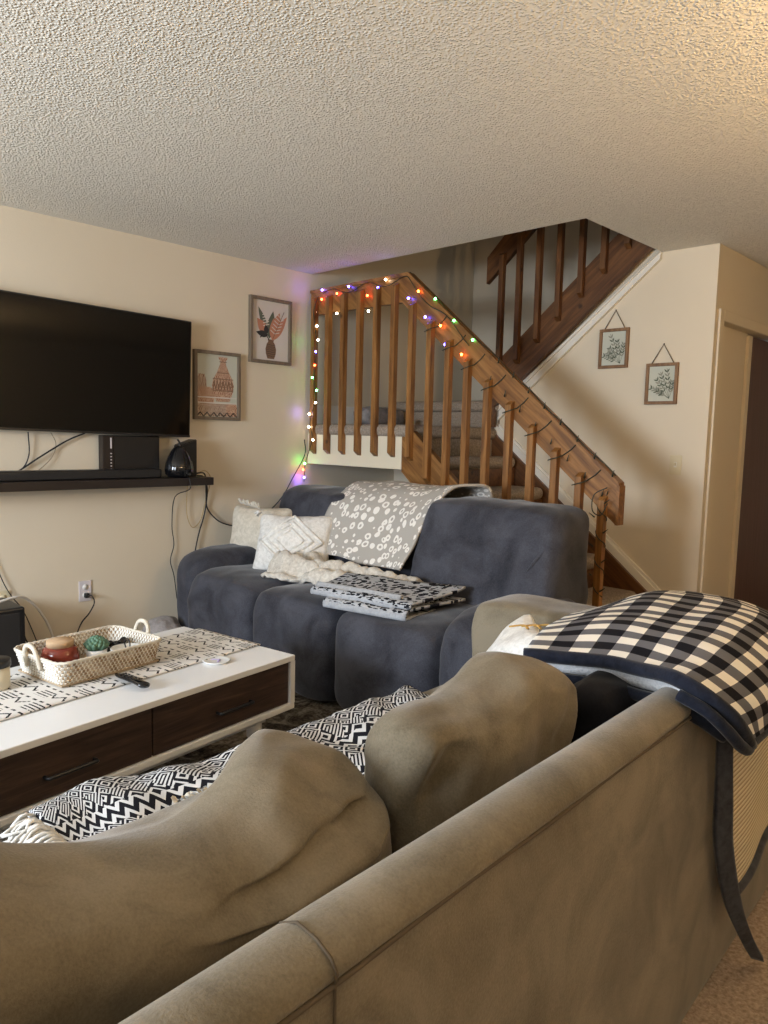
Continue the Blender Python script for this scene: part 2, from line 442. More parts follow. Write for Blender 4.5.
def sheet(fn, nu, nv, us=1.0, vs_=1.0, uo=0.0, vo=0.0):
    bm = bmesh.new(); uvl = bm.loops.layers.uv.new('UVMap')
    g = [[bm.verts.new(fn(i / nu, j / nv)) for j in range(nv + 1)] for i in range(nu + 1)]
    for i in range(nu):
        for j in range(nv):
            f = bm.faces.new((g[i][j], g[i + 1][j], g[i + 1][j + 1], g[i][j + 1])); f.smooth = True
            for l, (a, b) in zip(f.loops, ((i, j), (i + 1, j), (i + 1, j + 1), (i, j + 1))):
                l[uvl].uv = (uo + a / nu * us, vo + b / nv * vs_)
    return bm
def solid(t, off=0.0, sub=0):
    def f(o):
        m = o.modifiers.new('thick', 'SOLIDIFY'); m.thickness = t; m.offset = off
        if sub:
            s = o.modifiers.new('sub', 'SUBSURF'); s.levels = sub; s.render_levels = sub
    return f
def net(ctrl, wr=0.0, ws=8.0, seed=0.0):
    rows = [[Vector(p) for p in r] for r in ctrl]
    def f(u, v):
        cp = [crom(r, u) for r in rows]
        p = crom(cp, v)
        if wr:
            q = p * ws + Vector((seed, seed * 2, 0))
            p = p + Vector((noise.noise(q) * 0.4, noise.noise(q + Vector((5, 0, 0))) * 0.4, noise.noise(q + Vector((0, 9, 0))))) * wr
        return p
    return f
def cable(pts, r, mat, label, n=40, name='cable', cat='cable', group='loose cables along the left wall'):
    o = obj(name, TUBE(pts, r, n=6, smooth_n=n), mat, smooth=True); return tag(o, label, cat, group)

# ------------------------------------------------------------------ the room shell
XW = 2.495; YP = 4.42; YS = 3.52; CH = 2.44; YB = 5.38; XR = 6.2; YN = -2.5; ZU = 4.95
struct('floor', BX(-0.12, XR + .1, YN - .1, 8.0, -0.1, 0.0), W['carpet'])
bm = bmesh.new()
box(bm, 2.16, XR + .1, YN - .1, 8.0, CH, CH + .28); box(bm, -0.12, 2.16, YN - .1, YS, CH, CH + .28)
struct('ceiling', bm, W['ceiling'])
struct('wall_left', BX(-0.12, 0.0, YN - .1, YB + .12, 0, ZU), W['wall'])
# wall under the upper flight that carries the botanical frames
bm = bmesh.new()
prism(bm, [(0, 0), (XW, 0), (XW, CH), (2.19, CH), (2.19, 2.58), (1.12, 1.68), (1.0, 1.58), (1.0, 1.30), (0, 1.30)], 'y', YP, YP + 0.09)
struct('wall_stair', bm, W['wall'])
bm = bmesh.new(); box(bm, 0, XW - .1, YB, YB + .12, 0, CH); box(bm, 0, 6.0, YB, YB + .12, CH + .28, ZU); box(bm, 0, 2.16, YB, YB + .12, CH, CH + .28)
struct('wall_stairwell_back', bm, W['wall'])
bm = bmesh.new(); box(bm, -0.12, 6.0, YS - .1, YB + .12, ZU, ZU + .1); struct('ceiling_upstairs', bm, W['fascia'])
bm = bmesh.new(); box(bm, -0.12, 6.0, YS - .12, YS, CH + .28, ZU); struct('wall_upstairs_front', bm, W['wall'])
bm = bmesh.new(); box(bm, 6.0, 6.1, YS - .12, YB, CH + .28, ZU); struct('wall_upstairs_right', bm, W['wall'])
# hall wall with the closet opening
OY0, OY1, OZ = 4.53, 6.1, 2.02
bm = bmesh.new()
box(bm, XW - .1, XW, YP + .09, OY0, 0, CH); box(bm, XW - .1, XW, OY0, OY1, OZ, CH); box(bm, XW - .1, XW, OY1, 8.0, 0, CH)
struct('wall_hall', bm, W['wall'])
bm = bmesh.new(); box(bm, XW - .16, XW - .055, OY0, 5.12, 0, OZ)
struct('wall_closet', bm, W['wall'])
struct('wall_hall_end', BX(XW - .1, XR + .1, 8.0, 8.1, 0, CH), W['wall'])
struct('wall_right', BX(XR, XR + .1, YN, 8.0, 0, CH), W['wall'])
bm = bmesh.new()
DX0, DX1, DZ = 1.42, 2.88, 2.08
box(bm, -0.12, DX0, YN - .1, YN, 0, CH); box(bm, DX1, XR, YN - .1, YN, 0, CH); box(bm, DX0, DX1, YN - .1, YN, DZ, CH)
struct('wall_near', bm, W['wall'])
pd = tag(obj('window_1', BX(DX0, DX1, YN - .08, YN - .072, 0.02, DZ), W['glass']), kind='structure')
bm = bmesh.new()
for a in (DX0, (DX0 + DX1) / 2 - .03, DX1 - .06): box(bm, a, a + .06, YN - .1, YN - .04, 0, DZ)
box(bm, DX0, DX1, YN - .1, YN - .04, 0, .07); box(bm, DX0, DX1, YN - .1, YN - .04, DZ - .06, DZ)
obj('window_frame', bm, W['white_paint'], pd)
bm = bmesh.new()
cw = 0.065
box(bm, XW, XW + .014, OY0 - cw, OY0, 0, OZ + cw, .004); box(bm, XW, XW + .014, OY0, OY1 + cw, OZ, OZ + cw, .004); box(bm, XW, XW + .014, OY1, OY1 + cw, 0, OZ, .004)
struct('trim_1', bm, W['wall'])
d1 = tag(obj('door_1', BX(XW - .075, XW - .040, 5.155, OY1 - .01, 0.02, OZ - 0.015, .003), W['door']), kind='structure')
obj('door_stile', BX(XW - .08, XW - .036, 5.10, 5.16, 0.02, OZ - 0.012, .003), W['wall'], d1)
obj('door_knob', LATHE([(.0, 0), (.018, .002), (.018, .02), (0, .024)], n=16), W['ivory'], d1, loc=(XW - .040, 5.98, 1.0), rot=(0, R(90), 0))
struct('baseboard_left', BX(0, .014, YN, 4.4, 0, .085, .004), W['white_paint'])
struct('baseboard_landing', BX(0, .014, YS + .04, YP - .06, 1.386, 1.525, .004), W['white_paint'])
struct('baseboard_hall', BX(2.30, XW + .012, YP - .014, YP, 0, .085, .004), W['white_paint'])

# ------------------------------------------------------------------ the staircase
RISE, RUN = 0.198, 0.235
st = empty('staircase', (0, 0, 0), 0, 'carpeted wooden staircase with a landing behind the charcoal sofa', 'staircase')
LZ = 1.386
# landing
bm = bmesh.new()
box(bm, 0.005, 0.94, YS + .01, YP, LZ - .22, LZ - .085)
obj('landing_floor', bm, W['fascia'], st)
obj('landing_fascia', BX(0.005, 0.935, YS - .02, YS + .01, 1.098, 1.315, .003), W['fascia'], st)
bm = bmesh.new(); 
box(bm, 0.005, 1.03, YS - .035, YP - .01, LZ - .085, LZ, .036, 4)
obj('landing_carpet', bm, W['stair_carpet'], st, True)
bm = bmesh.new(); box(bm, 0.005, 1.045, YP - .055, YB - .01, LZ + .115, LZ + RISE, .036, 4)
obj('upper_landing_carpet', bm, W['stair_carpet'], st, True)
obj('riser_or_gap_shade', BX(0.005, 1.03, YP - .02, YP - .0, LZ, LZ + .12), W['stair_carpet'], st)
# treads of the lower flight
treads = []
def tread_bm(bm, xn, zt, y0, y1, run=0.30, sgn=1):
    a, b = (xn - run, xn) if sgn > 0 else (xn, xn + run)
    box(bm, a, b, y0, y1, zt - .082, zt, .038, 5)
for i in range(1, 7):
    xn = 1.0 + RUN * i - 0.005; zt = LZ - RISE * i
    bm = bmesh.new(); tread_bm(bm, xn, zt, YS + .0, YP - .055)
    obj('tread', bm, W['stair_carpet'], st, True)
for i in range(1, 7):
    xn = 1.0 + RUN * i; zt = LZ - RISE * i
    obj('riser_or_gap_shade', BX(xn - .04, xn - .022, YS + .02, YP - .06, max(0, zt - RISE), zt - .08), W['dark_u'], st)  # dark boards stand in for the shade in the open gaps between treads
obj('riser_or_gap_shade', BX(0.985, 1.003, YS + .05, YP - .05, LZ - RISE, LZ - .05), W['stair_carpet'], st)
# upper flight: treads rise to the right behind the dark stringer
for i in range(1, 6):
    bm = bmesh.new(); tread_bm(bm, 1.02 + RUN * (i - 1), LZ + RISE * (i + 1), YP + .1, YB - .01, sgn=-1)
    obj('tread', bm, W['stair_carpet'], st, True)
# lower outer stringer (room side)
SLP = 0.83
bm = bmesh.new()
def ltop(x): return 1.36 - SLP * (x - 1.012)
def lbot(x): return 1.085 - SLP * (x - 0.94)
prism(bm, [(0.937, 1.315), (0.96, 1.345), (1.0, 1.352), (1.02, ltop(1.02)), (2.50, ltop(2.50)), (2.50, 0.0), (2.235, 0.0), (0.94, 1.085)], 'y', YS - .02, YS + .018)
obj('outer_stringer', bm, W['pine_d'], st)
# skirt board on the wall and its white trim
def sk(x): return 1.215 - 0.80 * (x - 1.181)
bm = bmesh.new()
prism(bm, [(1.0, sk(1.0)), (2.50, sk(2.50)), (2.50, 0), (2.0, 0), (1.0, 0.93)], 'y', YP - .045, YP - .004)
obj('wall_stringer', bm, W['dark_d'], st)
bm = bmesh.new()
prism(bm, [(1.0, sk(1.0)), (2.495, sk(2.495)), (2.495, sk(2.495) + .058), (1.0, sk(1.0) + .058)], 'y', YP - .022, YP)
prism(bm, [(1.0, sk(1.0) + .058), (2.495, sk(2.495) + .058), (2.495, sk(2.495) + .08), (1.0, sk(1.0) + .08)], 'y', YP - .012, YP)
struct('trim_2', bm, W['white_paint'])
# upper stringer
def utop(x): return 1.865 + 0.838 * (x - 1.06)
def ubot(x): return 1.675 + 0.845 * (x - 1.19)
bm = bmesh.new()
prism(bm, [(0.985, 1.39), (0.985, utop(0.985)), (2.16, utop(2.16)), (3.0, utop(3.0)), (3.0, ubot(3.0)), (1.02, ubot(1.02)), (1.02, 1.39)], 'y', YP - .075, YP - .035)
obj('upper_stringer', bm, W['dark_u'], st)
bm = bmesh.new()
def strip(bm, a, b, y0, y1, top, x0=1.03, x1=2.16):
    prism(bm, [(x0, top(x0) - a), (x1, top(x1) - a), (x1, top(x1) - b), (x0, top(x0) - b)], 'y', y0, y1)
strip(bm, -0.01, .03, YP - .034, YP + .002, ubot); strip(bm, .03, .075, YP - .020, YP + .002, ubot); strip(bm, .075, .098, YP - .030, YP + .002, ubot)
for v in bm.verts: v.co.z = min(v.co.z, CH)
struct('trim_3', bm, W['white_paint'])

def baluster(parent, x, zb, zt, y, mat, w=0.037, flip=True):
    bm = bmesh.new(); h = w
    # chamfered ends: the wall side runs longer than the room side
    prism(bm, [(y + w, zb + h * 0.75), (y + w, zt), (y, zt - h * 0.6), (y, zb)] if not flip else [(y + w, zb), (y + w, zt), (y, zt - h * .6), (y, zb + h * 0.75)], 'x', x - w / 2, x + w / 2)
    # nail heads
    for zz in (zb + .06, zb + .09): box(bm, x - .003, x + .003, y - .001, y + .001, zz - .003, zz + .003)
    return obj('baluster', bm, mat, parent)
ra = empty('stair_railing', (0.9, YS - .02, 1.1), 0, 'honey pine railing with coloured lights guarding the landing and lower flight', 'railing')
ra.location = (0, 0, 0)
def rtop(x): return 2.303 if x < 0.95 else 2.303 - 0.822 * (x - 0.95)
bm = bmesh.new()
prism(bm, [(0.02, 2.15), (0.02, 2.30), (0.95, 2.303), (2.425, rtop(2.425)), (2.425, rtop(2.425) - .20), (0.905, 2.148)], 'y', YS - .02, YS + .018)
obj('rail_board', bm, W['pine_d'], ra)
bm = bmesh.new()
prism(bm, [(0.95, 2.303), (2.435, rtop(2.435)), (2.435, rtop(2.435) + .024), (0.955, 2.327)], 'y', YS - .03, YS + .03)
prism(bm, [(0.02, 2.300), (0.95, 2.303), (0.955, 2.327), (0.02, 2.32)], 'y', YS - .03, YS + .03)
prism(bm, [(2.425, rtop(2.425)), (2.442, rtop(2.425)), (2.442, rtop(2.425) - .2), (2.425, rtop(2.425) - .2)], 'y', YS - .03, YS + .03)
obj('rail_cap', bm, W['pine_d'], ra)
BXS = [.085, .235, .39, .547, .705, .862, 1.017, 1.17, 1.318, 1.462, 1.612, 1.768, 1.92, 2.072, 2.222, 2.358]
YBAL = YS - .058
for i, x in enumerate(BXS):
    if x < 0.95: zb = 1.175; zt = 2.27
    else:
        zb = ltop(x) - .20; zt = rtop(x) - .11
    if i == 0: zb = 1.17
    if i >= 14: zb = max(0.0, 0.0)
    baluster(ra, x, max(zb, 0.0), zt, YBAL, W['pine_v'])
rb = empty('stair_railing', (0, 0, 0), 0, 'dark brown railing on the upper flight disappearing through the ceiling', 'railing')
bm = bmesh.new()
def u2(x): return 2.573 + 0.96 * (x - 0.925)
prism(bm, [(0.922, 2.394), (0.922, 2.573), (1.05, u2(1.05)), (2.6, 2.70 + .845 * 1.55), (2.6, 2.50 + .845 * 1.55), (1.05, 2.50), (1.0, 2.455)], 'y', YP - .075, YP - .037)
obj('rail_board', bm, W['dark_u'], rb)
for i, x in enumerate((1.069, 1.212, 1.366, 1.521, 1.680, 1.833, 1.985)):
    baluster(rb, x, utop(x) - .17 if i else utop(x) - .12, 2.57 + .845 * (x - 1.05), YP - .113, W['dark_v'], 0.036)

# ------------------------------------------------------------------ string lights
sl = empty('string_lights', (0, 0, 0), 0, 'coloured string lights wound along the pine stair railing', 'string lights')
yy = YBAL - .012
bulbs = []
def yl(x, y): return YBAL - .02
wirepts = [(.045, YBAL - .03, .96)]
def add_b(x, z, c, y=None): bulbs.append(((x, (YS - .045 if y is None else y), z), c))
for x, z, c in [(.055, 1.10, 'green'), (.04, 1.055, 'red'), (.05, 1.0, 'blue')]: add_b(x, z, c, YBAL - .03)
for x, z, c in [(0.16, 2.307, 'blue'), (0.43, 2.299, 'blue'), (0.708, 2.258, 'blue'), (0.776, 2.301, 'white'), (0.157, 2.244, 'red'), (0.314, 2.266, 'red'), (0.55, 2.217, 'red'), (0.612, 2.22, 'red'), (0.317, 2.133, 'white'), (0.626, 2.119, 'white'), (0.096, 2.162, 'white'), (0.111, 2.067, 'white'), (0.163, 1.963, 'white'), (0.14, 1.884, 'blue'), (0.13, 1.791, 'red'), (0.107, 1.707, 'green'), (0.154, 1.616, 'green'), (0.144, 1.531, 'white'), (0.079, 1.452, 'white'), (0.076, 1.361, 'white'), (0.122, 1.27, 'white'), (0.978, 2.163, 'blue'), (1.06, 2.196, 'orange'), (1.198, 2.136, 'green'), (1.122, 2.036, 'blue'), (1.245, 1.974, 'orange'), (1.348, 1.995, 'green'), (1.286, 1.86, 'blue'), (1.492, 1.873, 'green'), (1.413, 1.795, 'orange')]:
    add_b(x, z, c, YS - .040 if z > 1.97 or x > .2 else YBAL - .014)
bm = bmesh.new()
# vertical run with the lit leads
tube(bm, [(.05, YBAL - .03, .97), (.05, YBAL - .02, 1.10), (.11, YBAL - .012, 1.27), (.085, YBAL - .012, 1.40), (.14, YBAL - .012, 1.55), (.12, YBAL - .012, 1.72), (.15, YBAL - .012, 1.90), (.12, YBAL - .012, 2.08), (.11, YBAL - .012, 2.17), (.16, YBAL - .014, 2.26)], .0028, n=5, smooth_n=60)
# along the rail: loosely over the cap, dipping across the face between the lamps
P = []; x = .16; k = 0
while x < 1.50:
    z0 = rtop(x); P.append((x, YS - .033 + .004 * math.sin(k), z0 - .02 + .022 * math.sin(k * .9))); x += .05; k += 1
tube(bm, P, .0026, n=5, smooth_n=150)
P = []; x = .6; k = 0
while x < 2.42:
    z0 = rtop(x); P.append((x, YS + .012 * math.sin(k * 1.3), z0 + .0285)); x += .05; k += 1
tube(bm, P, .0026, n=5)
# loose loops down the last baluster
P = []
for k in range(17):
    a = k * math.pi / 2; P.append((2.358 + .027 * math.cos(a), YBAL + .018 + .027 * math.sin(a), 1.06 - k * .034))
tube(bm, P, .0028, n=5, smooth_n=120)
tube(bm, [(2.39, YBAL, 1.08), (2.33, YBAL - .02, 1.04), (2.325, YBAL - .02, .96), (2.37, YBAL - .015, .94), (2.395, YBAL, 1.0)], .0028, n=5, smooth_n=30)
for x in BXS[7:15]:
    z = rtop(x) - .17
    tube(bm, [(x - .03, YBAL - .006, z - .008), (x, YBAL - .006, z + .002), (x + .03, YBAL - .004, z + .010), (x + .035, YS - .024, z + .02), (x + .08, YS - .024, z + .05), (x + .11, YS - .024, z + .08)], .003, n=5)
obj('light_wire', bm, W['green_wire'], sl, True)
for (x, y, z), c in bulbs:
    bm = bmesh.new(); bmesh.ops.create_uvsphere(bm, u_segments=8, v_segments=6, radius=.0078, matrix=Matrix.Translation((x, y, z)))
    obj('light_bulb', bm, BULB[c], sl, True)
for k in range(16):                                   # unlit bulbs on the lower rail
    x = 1.62 + k * .052; z = rtop(x) + (.035 if k % 2 else -.11)
    bm = bmesh.new(); tube(bm, [(x, YS - .034, z - .012), (x + .012, YS - .04, z + .022)], .0045, n=6, taper=lambda t: 1 - .7 * t)
    obj('light_bulb', bm, W['green_wire'], sl, True)
for k in range(7):
    bm = bmesh.new(); z = 1.0 - k * .075; s = -1 if k % 2 else 1
    tube(bm, [(2.358 + s * .025, YBAL - .008, z), (2.358 + s * .055, YBAL - .014, z + .022)], .0045, n=6, taper=lambda t: 1 - .7 * t)
    obj('light_bulb', bm, W['green_wire'], sl, True)
# the lamps' own glow near the wall
for n_, loc, pw, c in (('green_bulb_glow', (.045, YBAL - .05, 1.12), .10, (.1, 1, .15)), ('red_bulb_glow', (.04, YBAL - .05, 1.05), .10, (1, .15, .05)), ('blue_bulb_glow', (.04, YBAL - .05, .985), .22, (.15, .1, 1)),
                       ('blue_bulb_glow', (.05, YBAL - .06, 1.46), .12, (.15, .1, 1)), ('green_bulb_glow', (.06, YBAL - .06, 1.95), .05, (.1, 1, .15)), ('blue_bulb_glow', (.07, YBAL - .06, 2.33), .12, (.2, .12, 1)),
                       ('blue_bulb_glow', (.45, YBAL - .05, 2.36), .06, (.2, .12, 1)), ('blue_bulb_glow', (.78, YS - .06, 2.345), .06, (.2, .12, 1)), ('red_bulb_glow', (.60, YS - .05, 2.27), .04, (1, .1, .05)), ('red_bulb_glow', (.20, YS - .05, 2.27), .03, (1, .1, .05))):
    point(n_, loc, pw, c, .008)

# ------------------------------------------------------------------ things on the landing
tag(obj('blanket', puff((0.105, 4.13, 1.455), (.17, .46, .135), 4, 14, .008, 9, 4), W['grey_plush'], smooth=True), 'low grey padded block lying on the landing against the left wall', 'blanket')  # rounded grey block along the wall, of no particular kind
bm = bmesh.new(); bmesh.ops.create_uvsphere(bm, u_segments=20, v_segments=12, radius=.032, matrix=Matrix.Translation((.30, 4.27, 1.419)))
tag(obj('ball', bm, W['ball'], smooth=True), 'small yellow-green ball on the carpeted landing', 'ball')

# ------------------------------------------------------------------ television wall
tv = empty('television', (0, 0, 0), 0, 'large black flat television hanging on the left wall above the shelf', 'television')
tv.location = (0, 1.85, 1.634); tv.rotation_euler = (R(-1.2), 0, 0)
tv_inv = Matrix.Translation((0, -1.85, -1.634))
TY0, TY1, TZ0, TZ1 = 1.225, 2.488, 1.284, 1.990
bm = bmesh.new(); box(bm, .045, .095, TY0, TY1, TZ0, TZ1, .006)
obj('tv_body', bm, W['black'], tv)
obj('screen', BX(.0945, .0975, TY0 + .009, TY1 - .009, TZ0 + .014, TZ1 - .009, .001), W['screen'], tv)
obj('bezel', BX(.0955, .0985, TY0 + .002, TY1 - .002, TZ0 + .001, TZ0 + .0135, .001), W['black'], tv)
obj('wall_bracket', BX(0.0, .046, 1.65, 2.05, 1.45, 1.8, .004), W['black'], tv)
for ch in tv.children: ch.data.transform(tv_inv)

sh = empty('floating_shelf', (0, 0, 0), 0, 'long espresso floating shelf under the television', 'shelf')
obj('shelf_board', BX(0.0, .21, .95, 2.578, .981, 1.029, .003), W['espresso'], sh)
sb = empty('soundbar', (0, 0, 0), 0, 'long low black soundbar lying on the floating shelf', 'soundbar')
obj('soundbar_body', BX(.07, .15, 1.1, 2.26, 1.0295, 1.083, .012, seg=3), W['black'], sb)
bm = bmesh.new(); box(bm, .149, .1515, 1.12, 2.24, 1.036, 1.072); obj('grille', bm, W['rubber'], sb)
mb = empty('game_console', (0, 0, 0), 0, 'upright black box between the soundbar and the television', 'electronics box')
obj('box_body', BX(.012, .062, 2.005, 2.292, 1.0295, 1.275, .005), W['black'], mb)
bm = bmesh.new(); box(bm, .010, .066, 1.935, 2.002, 1.0295, 1.275, .003)
obj('side_panel', bm, W['espresso'], mb)
bm = bmesh.new(); box(bm, .0655, .068, 1.980, 1.988, 1.20, 1.262)
for k in range(7): box(bm, .0655, .068, 1.980, 1.988, 1.06 + k * .018, 1.066 + k * .018)
obj('port_strip', bm, W['outlet'], mb)
# black pear ornament
pe = empty('pear_ornament', (.145, 2.375, 1.0295), 0, 'glossy black ribbed pear ornament at the right end of the shelf', 'ornament')
obj('pear_body', LATHE([(.0, 0), (.06, .003), (.078, .022), (.081, .05), (.074, .09), (.062, .125), (.048, .155), (.030, .18), (.0, .193)], n=64, ribs=(20, .06)), W['black_gloss'], pe)
obj('stem', TUBE([(0, 0, .185), (.0, .004, .21), (.004, -.012, .228)], .006, n=8, smooth_n=10), W['black'], pe, True)
spk = empty('speaker', (0, 0, 0), 0, 'small black box speaker behind the pear ornament', 'speaker')
bm = bmesh.new()
prism(bm, [(2.405, 1.0295), (2.512, 1.0295), (2.512, 1.262), (2.405, 1.225)], 'x', .03, .125)
bmesh.ops.bevel(bm, geom=bm.edges[:], offset=.005, segments=2, affect='EDGES')
obj('speaker_body', bm, W['black'], spk)
obj('grille', BX(.1245, .127, 2.414, 2.503, 1.04, 1.215, .001), W['rubber'], spk)
# cables on the wall
cable([(.03, 1.36, 1.05), (.02, 1.46, 1.06), (.025, 1.60, 1.15), (.02, 1.75, 1.24), (.03, 1.85, 1.285)], .0045, W['rubber'], 'black cable slanting up from the shelf to the television')
cable([(.03, 1.40, 1.05), (.02, 1.50, 1.08), (.02, 1.545, 1.16), (.03, 1.54, 1.285)], .0035, W['rubber'], 'black cable curving down from the television into the soundbar')
cable([(.025, 1.56, 1.05), (.02, 1.66, 1.14), (.02, 1.69, 1.22), (.03, 1.66, 1.285)], .0025, plain('beige_sheath', (.30, .24, .16)), 'thin tan cable hanging beneath the television')
cable([(.20, 2.40, 1.031), (.214, 2.405, 1.02), (.214, 2.405, .96), (.05, 2.40, .90), (.02, 2.397, .72), (.02, 2.41, .60), (.02, 2.385, .50), (.02, 2.41, .40), (.02, 2.43, .25)], .003, W['rubber'], 'thin black cable falling straight from the pear ornament')
cable([(.10, 2.53, 1.035), (.06, 2.60, 1.02), (.03, 2.645, .93), (.02, 2.63, .78), (.02, 2.59, .66), (.02, 2.56, .53), (.02, 2.55, .4)], .0045, W['rubber'], 'black cable hanging off the shelf end behind the sofa arm')
cable([(.10, 2.52, 1.05), (.07, 2.60, 1.04), (.04, 2.63, .93), (.02, 2.65, .82), (.02, 2.72, .74), (.02, 2.80, .70), (.02, 2.90, .68)], .0045, W['rubber'], 'black cable sagging from the shelf end towards the cream pillow')
cable([(.08, 2.54, 1.05), (.05, 2.62, 1.06), (.03, 2.67, 1.0), (.02, 2.64, .87), (.02, 2.60, .74), (.02, 2.54, .70), (.02, 2.50, .8), (.03, 2.50, .98)], .003, plain('tan_sheath', (.42, .30, .14)), 'thin tan cable looping under the shelf end')
cable([(.05, YBAL - .03, 1.27), (.02, 3.46, 1.16), (.015, 3.36, 1.0), (.015, 3.26, .86), (.015, 3.12, .75), (.015, 2.98, .70)], .004, W['green_wire'], 'dark green cord running down the wall from the railing to behind the sofa')

# outlet, plug and switch
ot = empty('wall_outlet', (0, 1.847, .375), 0, 'white double wall outlet with a black plug behind the coffee table', 'outlet')
obj('cover_plate', BX(0, .007, -.037, .037, -.06, .06, .003), W['outlet'], ot)
for dz in (-.024, .024): obj('socket', LATHE([(0, 0), (.017, 0), (.017, .003), (0, .003)], n=20), W['white_cable'], ot, loc=(.006, 0, dz), rot=(0, R(90), 0))
pl = empty('power_cord', (0, 0, 0), 0, 'black power cord plugged into the wall outlet', 'cord')
obj('plug', BX(.0095, .035, 1.835, 1.862, .338, .365, .005), W['rubber'], pl)
obj('cord', TUBE([(.034, 1.85, .352), (.055, 1.865, .35), (.06, 1.875, .31), (.045, 1.85, .25), (.035, 1.81, .20), (.03, 1.78, .12), (.03, 1.77, .012)], .004, n=6, smooth_n=30), W['rubber'], pl, True)
ot2 = empty('wall_outlet', (0, 1.40, .375), 0, 'ivory wall outlet near the black subwoofer at the frame edge', 'outlet')
obj('cover_plate', BX(0, .007, -.037, .037, -.06, .06, .003), W['ivory'], ot2)
for dz in (-.024, .024): obj('socket', LATHE([(0, 0), (.017, 0), (.017, .003), (0, .003)], n=20), W['ivory'], ot2, loc=(.006, 0, dz), rot=(0, R(90), 0))
sw = empty('light_switch', (2.322, YP, 1.18), 0, 'ivory light switch on the wall right of the stairs', 'light switch')
obj('cover_plate', BX(-.036, .036, -.007, 0, -.058, .058, .003), W['ivory'], sw)
obj('toggle', BX(-.005, .005, -.018, -.006, -.004, .014, .002), W['ivory'], sw)
bm = bmesh.new()
for z in (-.03, .03): lathe(bm, [(0, 0), (.003, 0), (.003, .001), (0, .001)], n=8, c=(0, 0, 0))
obj('toggle_slot', BX(-.008, .008, -.0085, -.0065, -.014, .018), W['white_paint'], sw); bm.free()

# ------------------------------------------------------------------ pictures
def frame_bars(bm, w, h, t, d, f):
    """frame in local u (width), v (height), depth; f maps (u,v,d)->xyz ranges"""
    for a in ((-w / 2, w / 2, h / 2 - t, h / 2), (-w / 2, w / 2, -h / 2, -h / 2 + t), (-w / 2, -w / 2 + t, -h / 2 + t, h / 2 - t), (w / 2 - t, w / 2, -h / 2 + t, h / 2 - t)):
        f(bm, a, 0, d)
def poly(bm, pts, off, mi, axis):
    if axis == 'x': V = [bm.verts.new((off, p[0], p[1])) for p in pts]
    else: V = [bm.verts.new((p[0], off, p[1])) for p in pts]
    f = bm.faces.new(V); f.material_index = mi; return f
def leaf(cx, cz, ang, L, w, n=10):
    ca, sa = math.cos(ang), math.sin(ang); pts = []
    for s in (1, -1):
        rng = range(n + 1) if s == 1 else range(n - 1, 0, -1)
        for i in rng:
            t = i / n; a = t * L; b = s * w * math.sin(math.pi * t ** .8)
            pts.append((cx + a * ca - b * sa, cz + a * sa + b * ca))
    return pts
def stroke(bm, pts, w, off, mi, axis):
    for (a, b) in zip(pts, pts[1:]):
        d = Vector((b[0] - a[0], b[1] - a[1])); L = d.length
        if L < 1e-6: continue
        d /= L; n = Vector((-d.y, d.x)) * w / 2
        poly(bm, [(a[0] + n.x, a[1] + n.y), (a[0] - n.x, a[1] - n.y), (b[0] - n.x, b[1] - n.y), (b[0] + n.x, b[1] + n.y)], off, mi, axis)
pmats = [W['paper'], W['terracotta'], W['dark_ink'], W['green_ink'], W['brown_ink'], W['sage_paper'], W['clay_dark'], W['clay_rust'], W['grey_ink']]
def wall_picture(cy, cz, label, art):
    o = empty('framed_picture', (0.0, cy, cz), 0, label, 'picture', 'framed prints beside the television')
    bm = bmesh.new(); frame_bars(bm, .347, .437, .021, .03, lambda b, a, d0, d1: box(b, .0005, d1, a[0], a[1], a[2], a[3], .002))
    obj('picture_frame', bm, W['frame_wood'], o)
    bm = bmesh.new(); box(bm, .002, .012, -.155, .155, -.2, .2, mi=0); art(bm)
    bmesh.ops.recalc_face_normals(bm, faces=bm.faces[:])
    obj('art_print', bm, pmats, o)
